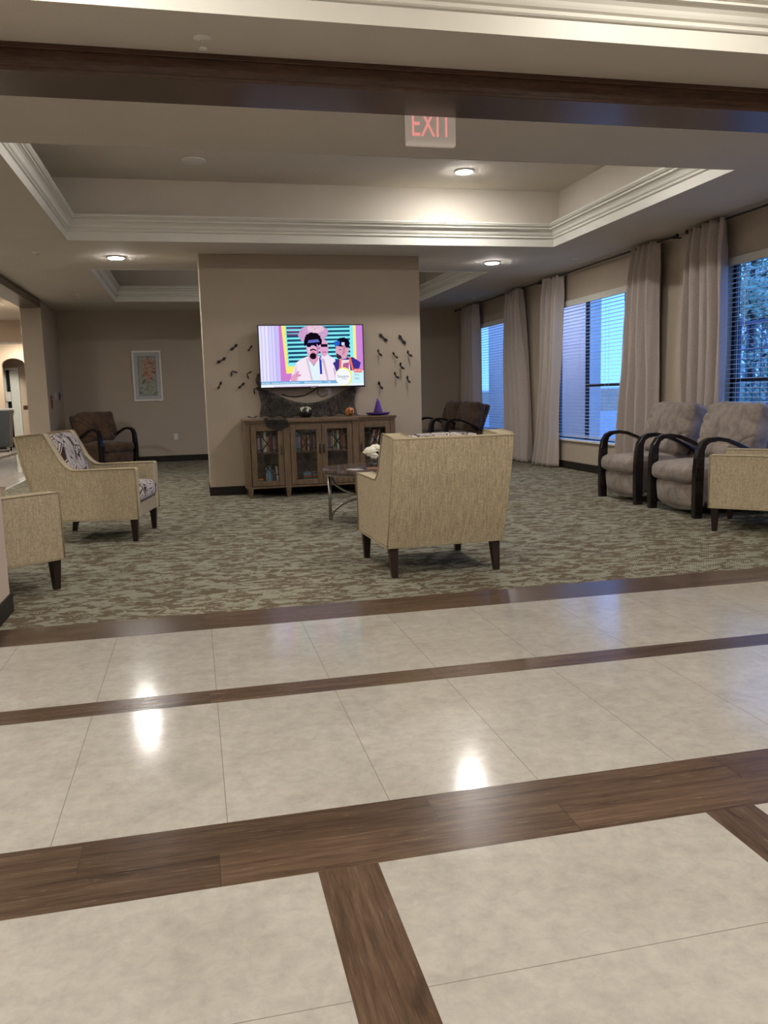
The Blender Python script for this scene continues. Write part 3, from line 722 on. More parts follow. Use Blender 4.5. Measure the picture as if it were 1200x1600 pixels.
row(0, 'upper', [(.012, .1, 'black', 'gap'), (.022, .245, 'red', 0), (.03, .19, 'grey', 0), (.018, .2, 'black', 0), (.018, .175, 'cream', 0), (.030, .235, 'white', 0), (.02, .18, 'tan', 0), (.018, .19, 'brown', 0), (.026, .20, 'maroon', 0), (.024, .19, 'grey', 0), (.018, .20, 'brown', 0)])
row(0, 'lower', [(.118, .1, 'black', 'gap'), (.024, .19, 'grey', 0), (.034, .21, 'pale blue', 0), (.022, .17, 'blue', 0), (.02, .16, 'brown', 0), (.02, .1, 'black', 'gap'), (.022, .205, 'white', -5)])
row(1, 'upper', [(.03, .21, 'blue', 0), (.024, .22, 'pale blue', 0), (.026, .2, 'grey', 0), (.016, .19, 'maroon', 0), (.018, .18, 'tan', 0), (.016, .19, 'orange', 0), (.02, .2, 'black', 0), (.018, .185, 'cream', 0), (.018, .19, 'brown', 0), (.022, .2, 'maroon', 0), (.022, .19, 'grey', 0)])
row(1, 'lower', [(.02, .185, 'white', -6), (.014, .20, 'grey', -5)])
row(2, 'upper', [(.024, .22, 'white', 0), (.024, .215, 'grey', 0), (.02, .2, 'blue', 0), (.022, .2, 'orange', 0), (.018, .23, 'cream', 0), (.028, .2, 'green', 0), (.024, .225, 'white', 0), (.02, .2, 'maroon', 0), (.024, .21, 'brown', 0), (.022, .2, 'tan', 0)])
row(2, 'lower', [(.03, .19, 'tan', 0), (.024, .17, 'grey', 0), (.03, .18, 'cream', 0), (.026, .17, 'white', 0)])
row(3, 'upper', [(.10, .1, 'black', 'gap'), (.024, .22, 'white', 14), (.024, .22, 'red', 12), (.022, .22, 'white', 12), (.024, .2, 'black', 10)])
row(3, 'lower', [(.03, .19, 'blue', 0), (.03, .18, 'brown', 0), (.03, .19, 'green', 0)])
def pile(door, x, seq):
    z = .1458
    for i, (w, l, c) in enumerate(seq):
        book(x, w, l, .15, z, c, '%s book lying flat, %s from the bottom of the pile behind the %s door' % (c, ordw[i], dn[door]), 0, True); z += w + .0006
pile(0, .712, [(.025, .10, 'grey'), (.022, .095, 'green'), (.024, .11, 'orange')])
pile(1, 1.31, [(.018, .16, 'tan'), (.018, .17, 'white'), (.02, .155, 'green'), (.02, .15, 'red'), (.018, .16, 'grey'), (.018, .165, 'pale blue')])

# ================================================================== TELEVISION
TX, TZ0, TZ1, TY = (.790, 2.052), 1.252, 1.998, 9.945
tvw, tvh = TX[1] - TX[0], TZ1 - TZ0
tv = thing('television', 'large flat television on the tan wall showing men in sunglasses', 'television', (sum(TX) / 2, TY, TZ0))
bw = .011
MB().box(-tvw / 2, tvw / 2, .0, .045, 0, tvh).obj('case', M['black_pl'], tv, bevel=.004)
MB().box(-tvw / 2, tvw / 2, -.006, 0, 0, .02).box(-tvw / 2, tvw / 2, -.006, 0, tvh - bw, tvh).box(-tvw / 2, -tvw / 2 + bw, -.006, 0, .02, tvh - bw).box(tvw / 2 - bw, tvw / 2, -.006, 0, .02, tvh - bw).obj('bezel', M['black_pl'], tv)
MB().box(-.2, .2, .045, .125, .25, .55).obj('wall_bracket', M['iron'], tv)
sw, sh = tvw - 2 * bw, tvh - bw - .02
SC = []; SM = MB(); LAY = [0]
def scol(c):
    for i, (cc, m_) in enumerate(SC):
        if cc == c: return i
    SC.append((c, emis('screen_colour', tuple(x ** 2.0 for x in c), SCREEN_S))); return len(SC) - 1
def SP(s, t): return (-sw / 2 + s * sw, .02 + (1 - t) * sh)
def poly(c, pts):
    LAY[0] += 1; y = -.0008 - LAY[0] * .00004; SM.cur = scol(c)
    q = [SP(min(1, max(0, s)), min(1, max(0, t))) for s, t in pts]
    SM.add([(x, y, z) for x, z in q], [tuple(range(len(q)))])
def rect(c, s0, t0, s1, t1): poly(c, [(s0, t1), (s1, t1), (s1, t0), (s0, t0)])
def ell(c, s, t, rs, rt, n=22, a0=0, jag=0):
    poly(c, [(s + rs * (1 + jag * math.sin(k * 2.7 + s * 9)) * math.cos(2 * PI * k / n), t - rt * (1 + jag * math.sin(k * 1.9)) * math.sin(2 * PI * k / n)) for k in range(n)])
def stext(c, txt, s, t, size, w=None):
    LAY[0] += 1; vs, fs = text_mesh(txt, size); x0, z0 = SP(s, t); y = -.0008 - LAY[0] * .00004; SM.cur = scol(c)
    k = 1
    if w: mx = max(abs(v[0]) for v in vs) * 2; k = w * sw / mx
    SM.add([(x0 + v[0] * k, y, z0 + v[1]) for v in vs], fs)
rect((.84, .82, 1.0), 0, 0, 1, 1); rect((.90, .89, 1.0), 0, 0, .09, 1); rect((.78, .74, .98), .145, 0, .19, 1)
rect((.80, .45, .80), .19, 0, .30, 1); rect((.80, .50, .85), .93, 0, 1, .75)
poly((.97, .93, .45), [(.215, 0), (.25, 0), (.27, .66), (.36, .66), (.36, .78), (.245, .78)]); rect((.97, .93, .55), .905, 0, .935, .72)
poly((.50, .93, .96), [(.25, 0), (.905, 0), (.905, .62), (.265, .66)])
for i in range(10):
    t0 = .02 + i * .068
    if t0 > .60: break
    poly((.10, .25, .38), [(.262 + i * .0015, t0), (.875, t0 - .012), (.875, t0 + .022), (.262 + i * .0015, t0 + .032)])
for i in range(3): rect((.45, .25, .45), .262, .035 + i * .05, .38, .058 + i * .05)
for i in range(9): poly((.16, .40, .52), [(.262, .052 + i * .068), (.875, .034 + i * .068), (.875, .040 + i * .068), (.262, .059 + i * .068)])
for i in range(5): rect((.70 + .04 * (i % 2), .68, .95), .02 + i * .033, 0, .026 + i * .033, .9)
# straw hat behind
poly((.78, .60, .78), [(.37, .16), (.40, .05), (.46, 0), (.60, 0), (.66, .06), (.665, .14), (.62, .23), (.56, .27), (.47, .28), (.40, .25)])
poly((.90, .76, .84), [(.46, 0), (.60, 0), (.63, .07), (.55, .14), (.47, .10)])
_h = random.Random(4)
for i in range(90):
    a_, q_ = _h.uniform(0, 6.28), _h.random() ** .5
    hs, ht = .52 + .135 * q_ * math.cos(a_), .13 + .115 * q_ * math.sin(a_)
    if ht > .01: rect(_h.choice(((.62, .45, .66), (.95, .84, .90), (.70, .55, .78))), hs, ht, hs + .007, ht + .010)
# man in the middle back
poly((.93, .90, .97), [(.58, .50), (.64, .47), (.72, .55), (.76, .92), (.56, .92)])
ell((.88, .62, .78), .618, .37, .042, .14); rect((.10, .06, .14), .588, .305, .652, .352); rect((.70, .35, .5), .60, .43, .64, .445)
# man on the right
poly((.22, .18, .52), [(.70, .62), (.78, .53), (.90, .53), (.975, .62), (.95, .76), (.88, .92), (.74, .92), (.72, .75)])
poly((.95, .85, .90), [(.78, .57), (.86, .57), (.88, .92), (.77, .92)]); poly((.70, .35, .55), [(.80, .63), (.86, .61), (.85, .74), (.79, .76)])
poly((.92, .42, .30), [(.765, .56), (.785, .55), (.775, .75), (.755, .75)]); poly((.92, .42, .30), [(.855, .53), (.875, .52), (.905, .74), (.885, .75)])
poly((.86, .62, .72), [(.735, .34), (.75, .30), (.85, .30), (.855, .44), (.83, .55), (.76, .57), (.735, .50), (.728, .44)])
poly((.22, .13, .22), [(.735, .46), (.78, .50), (.79, .54), (.76, .56), (.737, .53)]); ell((.86, .6, .7), .845, .40, .016, .045)
poly((.06, .05, .12), [(.745, .26), (.77, .21), (.82, .20), (.865, .25), (.868, .36), (.845, .37), (.75, .34)])
poly((.15, .35, .80), [(.715, .27), (.77, .25), (.775, .32), (.725, .35)]); rect((.8, .85, .95), .79, .28, .82, .33); rect((.45, .25, .45), .765, .395, .785, .41)
# front man
poly((.97, .90, .96), [(.345, .60), (.40, .54), (.46, .50), (.57, .50), (.65, .55), (.71, .66), (.76, .92), (.27, .92), (.30, .78)])
poly((.90, .80, .88), [(.345, .62), (.36, .92), (.33, .92), (.32, .75)]); poly((.88, .96, .98), [(.455, .53), (.50, .62), (.555, .53), (.565, .92), (.49, .92)])
poly((.80, .74, .84), [(.44, .54), (.455, .53), (.50, .92), (.485, .92)])
poly((.86, .60, .74), [(.465, .42), (.555, .42), (.56, .56), (.51, .66), (.465, .56)]); ell((.90, .66, .80), .508, .36, .062, .19)
poly((.07, .04, .08), [(.425, .26), (.44, .18), (.48, .13), (.53, .12), (.575, .16), (.60, .24), (.595, .32), (.57, .30), (.55, .26), (.47, .27), (.45, .32), (.43, .34)])
ell((.08, .05, .09), .512, .20, .075, .085, 26, 0, .08)
poly((.08, .05, .16), [(.445, .285), (.575, .265), (.578, .32), (.545, .355), (.52, .325), (.50, .325), (.48, .355), (.452, .345)])
poly((.35, .40, .75), [(.47, .24), (.56, .225), (.58, .27), (.46, .285)]); ell((.12, .06, .09), .51, .50, .034, .052); poly((.14, .07, .1), [(.475, .40), (.51, .375), (.545, .40), (.54, .415), (.51, .40), (.48, .42)])
rect((.85, .45, .6), .49, .425, .53, .445); poly((.16, .24, .72), [(.566, .52), (.588, .50), (.592, .80), (.57, .80)])
poly((.88, .62, .76), [(.28, .88), (.29, .82), (.33, .78), (.36, .74), (.375, .75), (.355, .79), (.385, .80), (.385, .82), (.35, .84), (.34, .90), (.30, .92)])
poly((.76, .48, .66), [(.548, .30), (.568, .33), (.560, .46), (.535, .53), (.545, .42)]); poly((.97, .80, .90), [(.462, .36), (.478, .36), (.482, .43), (.470, .44)])
poly((.80, .72, .82), [(.57, .52), (.62, .56), (.655, .92), (.64, .92), (.60, .62)]); poly((.55, .50, .62), [(.468, .55), (.51, .655), (.552, .56), (.512, .67)])
poly((.76, .50, .62), [(.80, .32), (.83, .34), (.82, .46), (.79, .50), (.80, .42)]); poly((.78, .68, .82), [(.70, .70), (.715, .70), (.74, .92), (.72, .92)])
poly((.70, .44, .60), [(.345, .785), (.385, .80), (.384, .806), (.345, .795)]); poly((.70, .44, .60), [(.335, .815), (.383, .822), (.382, .828), (.335, .824)])
# caption bar
rect((.93, .96, 1.0), 0, .955, 1, 1); rect((.42, .66, .84), 0, .905, .74, .955); rect((.85, .72, .90), .12, .985, .55, 1)
stext((.95, .98, 1), 'eva App', .045, .932, .030, .075); stext((.95, .98, 1), 'youtube.com/DespiertaAmerica', .235, .932, .030, .27); stext((.95, .98, 1), '@despiertamerica', .50, .932, .030, .17); stext((.95, .98, 1), 'f  /des', .645, .932, .030, .06)
rect((.80, .96, 1.0), .84, .75, 1, .965); ell((.97, .93, .40), .802, .85, .083, .155, 36); ell((.96, .98, 1.0), .795, .855, .075, .140, 36)
stext((.45, .42, .50), 'Despierta', .795, .845, .045, .115); stext((.5, .5, .55), 'AMERICA', .81, .885, .02, .05)
rect((.92, .40, .42), .905, .72, .985, .785); stext((1, .95, .95), 'EN VIVO', .945, .752, .038, .07)
stext((.35, .5, .55), '10:57', .93, .825, .034, .055); stext((.35, .5, .55), '7:00C', .93, .885, .034, .055)
SM.obj('screen', [m_ for _, m_ in SC], tv)
MB().box(-.03, .03, -.0075, -.006, .006, .012).obj('badge', M['white'], tv)
# cables
o = MB().tube([(1.50, 10.03, 1.27), (1.45, 10.05, 1.23), (1.33, 10.062, 1.17), (1.22, 10.062, 1.155), (1.12, 10.062, 1.165), (1.05, 10.06, 1.19)], .006, 6).obj('cable', M['black_pl'], None, smooth=True)
tag(o, 'black cable drooping to the left beneath the television', 'cable', 'television cables')
o = MB().tube([(1.50, 10.04, 1.262), (1.485, 10.06, 1.19), (1.515, 10.062, 1.155), (1.56, 10.062, 1.15), (1.60, 10.062, 1.17), (1.60, 10.055, 1.225)], .004, 6).obj('cable', M['black_pl'], None, smooth=True)
tag(o, 'thin black cable looping to the wall outlet under the television', 'cable', 'television cables')
def outlet(name, loc, label, normal='-y', kind='outlet', group=None, w=.07, h=.115):
    t = thing(name, label, kind, loc, 0 if normal == '-y' else PI / 2, group)
    MB().box(-w / 2, w / 2, -.006, 0, -h / 2, h / 2).obj('plate', M['white'], t, bevel=.003)
    if kind == 'outlet':
        for dz in (-.022, .022):
            MB().box(-.015, .015, -.008, -.005, dz - .013, dz + .013).obj('socket', M['white'], t, bevel=.002)
            MB().box(-.007, -.005, -.0085, -.0075, dz - .005, dz + .005).box(.005, .007, -.0085, -.0075, dz - .005, dz + .005).obj('slot', M['black_pl'], t)
    else: MB().box(-.012, .012, -.010, -.005, -.02, .02).obj('rocker', M['white'], t, bevel=.002)
    return t
outlet('wall_outlet', (1.62, 10.073, 1.235), 'white wall outlet half hidden just under the television', group='wall outlets')
outlet('wall_outlet', (-.347, YB - .001, .47), 'white wall outlet low on the back wall below the framed picture', group='wall outlets')
# ================================================================== GAUZE, PUMPKINS, HAT, BATS
def drape(u, v):
    x = .785 + (1.945 - .785) * u
    sag = 1.0 - (2 * u - 1) ** 2
    top = 1.262 - .185 * (sag ** 1.6)
    bot = .925 + .01 * math.sin(u * 17) + .012 * math.sin(u * 41)
    if v > .14: z = bot + (top - bot) * ((v - .14) / .86)
    else: z = bot + .006 * math.sin(v * 60 + u * 9)
    y = 10.03 - .03 * (1 - v) + .014 * math.sin(u * 60 + 5 * v + 3 * math.sin(u * 9)) * (1 - .4 * v) + .008 * math.sin(u * 130 + v * 7)
    if v <= .14: y -= (.14 - v) * .9
    x += .012 * math.sin(v * 9) * (1 if u > .5 else -1) * abs(2 * u - 1) ** 3
    return (x, y, max(z, .9105))
g = MB().grid(120, 30, drape)
def spill(u, v):
    x = .80 + .26 * u + .02 * math.sin(v * 7); k = v * .42
    if k < .32: y, z = 9.90 - k, .9125 + .004 * math.sin(u * 20 + v * 9)
    else: y, z = 9.566 - .004 * math.sin(u * 15), .912 - (k - .32) * (.9 + .5 * math.sin(u * PI))
    return (x, y, z)
g.grid(26, 24, spill)
g.grid(10, 14, lambda u, v: (.755 + .04 * u + .012 * math.sin(v * 8), 10.045 - .02 * math.sin(u * 5 + v * 4), 1.24 + .20 * v))
o = g.obj('gauze_cloth', M['gauze'], None, smooth=True)
tag(o, 'black tattered gauze draped from the television down to the cabinet top', 'gauze cloth')
# pumpkin, black with pale drips
def pumpkin_mat(name, base, drip):
    m, N, L, b = nmat(name, base, .25)
    g_ = coords(N, L); s = N.new('ShaderNodeSeparateXYZ'); L.new(g_, s.inputs[0])
    n1 = noise(N, L, coords(N, L, (30, 30, 9)), 1, 3, .6)
    h_ = math_(N, L, 'ADD', s.outputs[2], math_(N, L, 'MULTIPLY', math_(N, L, 'SUBTRACT', n1, .5), .34))
    L.new(mixc(N, L, math_(N, L, 'GREATER_THAN', h_, .106), base, drip), b.inputs['Base Color']); return m
t = thing('pumpkin', 'glossy black decorative pumpkin with pale drips on the cabinet top', 'pumpkin', (1.283, 9.70, .909))
MB().lathe([(0, .012), (.03, .003), (.058, .008), (.078, .035), (.083, .06), (.078, .09), (.058, .118), (.028, .13), (.008, .122), (0, .12)], 48, (0, 0, 0), lambda a, z: 1 + .05 * math.cos(a * 9)).obj('shell', pumpkin_mat('black_dripped_glaze', (.006, .006, .007), (.42, .42, .25)), t, smooth=True)
MB().tube([(0, 0, .12), (.002, 0, .14), (.008, 0, .158)], [.009, .006, .007], 8).obj('stem', M['paper_black'], t, smooth=True)
t = thing('jack_o_lantern', 'small orange jack o lantern with carved face on the cabinet top', 'pumpkin', (1.81, 9.70, .909))
orange = mottled('orange_glaze', (.50, .16, .035), .4, 40, .25)
MB().lathe([(0, .004), (.035, .0), (.047, .02), (.05, .045), (.048, .07), (.038, .092), (.018, .1), (0, .097)], 40, (0, 0, 0), lambda a, z: 1 + .06 * math.cos(a * 8)).obj('shell', orange, t, smooth=True)
MB().tube([(0, 0, .095), (0, 0, .108), (.003, 0, .118)], [.008, .006, .007], 8).obj('stem', orange, t, smooth=True)
fc = MB()
for s in (-1, 1): fc.prism([(s * .026, .078), (s * .006, .062), (s * .024, .056)], -.053, -.036, 'y')
fc.prism([(-.005, .046), (.005, .046), (0, .056)], -.054, -.04, 'y')
fc.prism([(-.03, .042), (-.02, .032), (-.012, .038), (-.006, .03), (.006, .03), (.012, .038), (.02, .032), (.03, .042), (.018, .016), (0, .010), (-.018, .016)], -.0535, -.04, 'y')
fc.obj('carved_face', M['paper_black'], t)
purple = mottled('purple_felt', (.085, .028, .26), .7, 40, .12)
t = thing('witch_hat', 'purple witch hat with black band on the right end of the cabinet top', 'hat', (2.16, 9.72, .909))
MB().lathe([(.0, .012), (.055, .014), (.11, .012), (.13, .024), (.146, .034), (.142, .026), (.125, .010), (.08, .001), (0, .001)], 40, (0, 0, 0), lambda a, z: 1 + .04 * math.sin(3 * a)).obj('brim', purple, t, smooth=True)
MB().lathe([(.056, .012), (.05, .05), (.038, .10), (.027, .14), (.016, .175), (.008, .185)], 28, (0, 0, 0), lambda a, z: 1 + .05 * math.sin(4 * a + z * 60)).tube([(0, 0, .17), (-.004, 0, .19), (-.016, 0, .204)], [.013, .009, .003], 8).obj('crown', purple, t, smooth=True)
MB().lathe([(.057, .018), (.058, .022), (.0525, .045), (.0515, .042)], 28).obj('hat_band', M['paper_black'], t, smooth=True)
# bats
half = [(0, -.007), (.010, -.007), (.020, -.020), (.030, -.013), (.040, -.025), (.050, -.013), (.060, -.019), (.066, -.005), (.086, .002), (.064, .013), (.046, .022), (.030, .014), (.014, .004), (.009, .010), (.006, .019), (.003, .010), (0, .009)]
def bat(x, z, size, ang, fold, label, loc=None, rot=None):
    t = thing('paper_bat', label, 'paper bat', loc or (x, 10.058, z), 0, 'black card bats')
    k = size * .88 / .164 / max(.55, math.cos(math.radians(sum(fold) / 2)))
    for s, fo in ((-1, fold[0]), (1, fold[1])):
        c, sn = math.cos(math.radians(fo)), math.sin(math.radians(fo))
        pts = [(s * px * c * k, -px * sn * k, pz * k * (1.1 if max(fold) < 35 else .75)) for px, pz in half]
        if s < 0: pts = pts[::-1]
        MB().add(pts, [tuple(range(len(pts)))]).obj('wing', M['paper_black'], t, solid=.0012)
    t.rotation_euler = rot or (0, math.radians(-ang), 0)
bl = [(366, 543, .13, 38, 15), (390, 545, .105, 45, 40), (346, 563, .135, 30, 15), (363, 580, .10, 0, 0), (386, 584, .10, 0, 0), (343, 602, .105, 60, 45), (377, 603, .11, 38, 45), (397, 608, .095, 0, 0)]
wh = ['nearest the television top on the left side', 'beside the upper left corner of the television', 'farthest left of the upper bats left of the television']
bd = {0: (.512, 1.751, .135, 40, 12, 12, 'large spread black bat, topmost of those left of the television'),
      1: (.694, 1.732, .105, 50, 50, 30, 'slim black bat beside the upper left edge of the television'),
      2: (.358, 1.603, .145, 28, 12, 12, 'spread black bat farthest left in the second row left of television'),
      3: (.477, 1.476, .10, None, 0, 0, 'bent black bat like a tick mark, left of two at mid height'),
      4: (.648, 1.442, .10, None, 1, 0, 'bent black bat at mid height closest to the television left edge'),
      5: (.322, 1.311, .12, 62, 45, 45, 'slim steep black bat with pale wing glint, lowest and farthest left'),
      6: (.575, 1.303, .125, 38, 45, 45, 'slim slanting black bat low down, left of the television corner'),
      7: (.723, 1.259, .095, None, 2, 0, 'bent black bat beside the lower left corner of the television'),
      8: (2.326, 1.844, .165, -42, 0, 0, 'large spread black bat, upper left of those right of the television'),
      9: (2.564, 1.817, .170, -52, 0, 0, 'large spread black bat, upper right of those right of the television'),
      10: (2.262, 1.664, .12, -58, 55, 40, 'slim black bat with white glint just right of the television'),
      11: (2.469, 1.622, .125, -52, 20, 50, 'medium black bat in the centre of the right hand group'),
      12: (2.642, 1.642, .12, -50, 50, 50, 'slim black bat nearest the right wall edge, second row'),
      13: (2.538, 1.495, .12, -60, 55, 55, 'slim black bat right of centre below the middle of the right group'),
      14: (2.468, 1.383, .12, -55, 50, 50, 'slim black bat low in the right group, left of the lowest right one'),
      15: (2.622, 1.327, .12, -68, 45, 55, 'slim steep black bat, lowest one by the right wall edge'),
      16: (2.269, 1.263, .135, -62, 20, 30, 'spread black bat lowest beside the television lower right corner')}
for k, (x, z, s, ang, f1, f2, lab) in bd.items():
    if ang is None:
        t = thing('paper_bat', lab, 'paper bat', (x, 10.058, z), 0, 'black card bats')
        a1, a2 = {0: (255, -18), 1: (-75, 22), 2: (-85, 12)}[f1]
        for a_ in (a1, a2):
            c, sn = math.cos(math.radians(a_)), math.sin(math.radians(a_))
            pts = [(px, pz * .55) for px, pz in half]
            q = [((px * c - pz * sn) * s / .11, -.002, (px * sn + pz * c) * s / .11) for px, pz in pts]
            MB().add(q, [tuple(range(len(q)))]).obj('wing', M['paper_black'], t, solid=.0012)
    else: bat(x, z, s, ang, (f1, f2), lab)
bat(0, 0, .15, 0, (20, 20), 'black card bat lying on the left end of the cabinet top', (.665, 9.70, .925), (math.radians(-65), 0, 0))

# ================================================================== ROUND TABLE
t = thing('coffee_table', 'round coffee table with bronzed top and curved metal legs', 'coffee table', (1.555, 7.39, 0))
MB().lathe([(0, .455), (.43, .455), (.448, .462), (.452, .478), (.447, .497), (.438, .502), (0, .502)], 64).obj('tabletop', M['top'], t, smooth=False, bevel=0)
MB().lathe([(.40, .44), (.425, .44), (.425, .456), (.40, .456), (.40, .44)], 64).obj('apron_ring', M['steel'], t, smooth=False)
for k in range(4):
    a = math.radians(156 + 90 * k); d = Vector((math.cos(a), math.sin(a), 0))
    def Q(r, z): return (d.x * r, d.y * r, z)
    lg = MB().tube([Q(.395, .445), Q(.395, .2), Q(.395, 0)], .015, 8)
    lg.obj('leg', M['steel'], t, smooth=True)
    up = [Q(.385 - .335 * math.sin(q) , .235 + .205 * (1 - math.sin(q)) * 1.0 if False else .445 - .205 * (1 - math.cos(q)) ** 1.0 * 1.0) for q in [i * PI / 24 for i in range(13)]]
    up = [Q(.05 + .335 * (1 - math.sin(q)), .445 - .20 * math.sin(q) if False else .245 + .20 * (1 - math.sin(q) ** 1) ) for q in [0]]
    arc1 = [Q(.385 - .335 * (1 - math.cos(q)), .445 - .205 * math.sin(q)) for q in [i * PI / 24 for i in range(13)]]
    arc2 = [Q(.385 - .335 * (1 - math.cos(q)), .002 + .205 * math.sin(q)) for q in [i * PI / 24 for i in range(13)]]
    MB().tube(arc1, .012, 8).tube(arc2, .012, 8).obj('curved_brace', M['steel'], t, smooth=True)
MB().tube([(.06 * math.cos(q * PI / 12), .06 * math.sin(q * PI / 12), .222) for q in range(25)], .012, 8).obj('hub_ring', M['steel'], t, smooth=True)
for i, (x, y, rz, w, h, c, lab) in enumerate(((1.36, 7.13, .35, .10, .14, (.55, .52, .50), 'pale folded paper nearest the left rim of the round table'), (1.44, 7.24, -.4, .10, .15, (.03, .03, .05), 'dark glossy leaflet lying on the round table left of the vase'), (1.52, 7.16, .15, .12, .16, (.35, .15, .10), 'reddish leaflet lying on the round table before the vase'), (1.66, 7.22, -.2, .12, .16, (.62, .62, .64), 'white paper sheet lying beside the glass vase'))):
    o = MB().box(-w / 2, w / 2, -h / 2, h / 2, 0, .003).obj('leaflet', plain('leaflet_paper', c, .3), None); o.location = (x, y, .5025); o.rotation_euler = (0, 0, rz)
    tag(o, lab, 'paper', 'papers on the round table')
VX, VY = 1.615, 7.44
t = thing('glass_vase', 'square clear glass vase of white roses on the round table', 'vase', (VX, VY, .5025))
w, h, th_ = .052, .10, .005
MB().box(-w, w, -w, w, 0, .008).box(-w, w, -w, -w + th_, .008, h).box(-w, w, w - th_, w, .008, h).box(-w, -w + th_, -w + th_, w - th_, .008, h).box(w - th_, w, -w + th_, w - th_, .008, h).obj('vase_body', M['vase_glass'], t)
petal = mottled('cream_petal', (.92, .90, .74), .6, 30, .05); green = mottled('dark_leaf_green', (.02, .045, .022), .5, 30, .3)
for i, (dx, dy, dz, sz, lab) in enumerate(((-.05, -.03, .128, 0.062, 'white rose at the left of the glass vase'), (.062, -.01, .132, 0.065, 'white rose at the right of the glass vase'), (.008, .03, .150, 0.055, 'white rose standing tallest at the back of the vase'), (-.028, -.062, .090, 0.044, 'small white rose drooping lowest over the vase rim'))):
    r = thing('rose', lab, 'flower', (VX + dx, VY + dy, .5025 + dz), 0, 'white roses in the vase')
    r.rotation_euler = (dy * -4, dx * 4, i)
    pm = MB()
    for lay, (cnt, rad, tilt, ps) in enumerate(((5, .30, .35, .62), (6, .62, .75, .75), (7, .95, 1.15, .85))):
        for k in range(cnt):
            a = 2 * PI * k / cnt + lay * .5
            Mr = Matrix.Rotation(a, 4, 'Z') @ Matrix.Translation((rad * sz * .35, 0, 0)) @ Matrix.Rotation(tilt, 4, 'Y')
            def pf(u, v):
                wd = math.sin(PI * min(1, (v * .85 + .12))) ** .6 * ps * sz; ang = (u - .5) * 2
                return Mr @ Vector((.18 * sz * v * v + .35 * sz * (1 - math.cos(ang * 1.1)) * -1 + .1 * sz, ang * wd * .75, v * sz * 1.15 - .3 * sz))
            pm.grid(4, 5, pf)
    pm.puff(sz * 1.45, sz * 1.45, sz * 1.2, sz * .55, 8, 0, (0, 0, .12 * sz), None, .003, i)
    pm.obj('petals', petal, r, smooth=True, solid=.0012)
    MB().tube([(0, 0, -sz * .3), (-dx * .35, -dy * .35, -dz * .5), (-dx * .6, -dy * .6, -dz + .014)], .0025, 6).obj('stem', green, r, smooth=True)
lf = MB()
for k in range(9):
    a = k * 2.4; Mr = Matrix.Rotation(a, 4, 'Z') @ Matrix.Translation((.012, 0, .10)) @ Matrix.Rotation(.5 + .12 * (k % 4), 4, 'Y')
    lf.grid(2, 6, lambda u, v: Mr @ Vector((.004 * (u - .5) ** 2 * 4, (u - .5) * .05 * math.sin(PI * min(.98, v * .95 + .03)), v * .075 - .02)))
o = lf.obj('rose_leaves', green, None, smooth=True, solid=.001); o.location = (VX, VY, .5025); tag(o, 'dark green rose leaves filling the mouth of the glass vase', 'leaves')

# ================================================================== PICTURE, SWITCHES, CEILING BITS, EXIT SIGN
def art_mat():
    m, N, L, b = nmat('abstract_flower_print', (.4, .4, .35), .5)
    g_ = coords(N, L); n1 = noise(N, L, g_, 19, 5, .75, 1.0); n2 = noise(N, L, coords(N, L, (1, 1, .6), (0, .6, 0)), 12, 3, .6, 2)
    base = ramp(N, L, n1, [(.34, (.06, .085, .075)), (.44, (.26, .25, .19)), (.50, (.52, .49, .40)), (.56, (.20, .28, .20)), (.66, (.62, .60, .50))])
    red = ramp(N, L, n1, [(.36, (.20, .06, .05)), (.47, (.40, .13, .08)), (.53, (.58, .50, .38)), (.58, (.45, .17, .11)), (.68, (.55, .46, .36))])
    s = N.new('ShaderNodeSeparateXYZ'); L.new(g_, s.inputs[0])
    dx = math_(N, L, 'DIVIDE', math_(N, L, 'SUBTRACT', s.outputs[0], .02), .12); dz = math_(N, L, 'DIVIDE', math_(N, L, 'SUBTRACT', s.outputs[2], .12), .21)
    r2 = math_(N, L, 'ADD', math_(N, L, 'MULTIPLY', dx, dx), math_(N, L, 'MULTIPLY', dz, dz))
    r3 = math_(N, L, 'ADD', r2, math_(N, L, 'MULTIPLY', math_(N, L, 'SUBTRACT', n2, .5), 3.0))
    L.new(mixc(N, L, math_(N, L, 'LESS_THAN', r3, 1.0), base, red), b.inputs['Base Color']); return m
t = thing('framed_picture', 'tall silver framed flower print with grey mat on the back wall', 'picture', (-.80, YB - .001, 1.622))
w, h = .263, .468
MB().box(-w, w, -.028, 0, -h, -h + .032).box(-w, w, -.028, 0, h - .032, h).box(-w, -w + .032, -.028, 0, -h + .032, h - .032).box(w - .032, w, -.028, 0, -h + .032, h - .032).obj('frame', mottled('pale_silver_frame', (.85, .80, .74), .35, 20, .08), t, bevel=.004)
MB().box(-w + .03, w - .03, -.012, -.004, -h + .03, h - .03).obj('mat_board', mottled('grey_mat_board', (.50, .50, .50), .8, 20, .03), t)
MB().box(-.160, .160, -.0135, -.012, -.365, .365).obj('print_border', M['paper_black'], t)
MB().box(-.154, .154, -.0150, -.0135, -.359, .359).obj('print', art_mat(), t)
xw = XL + .30 + .001
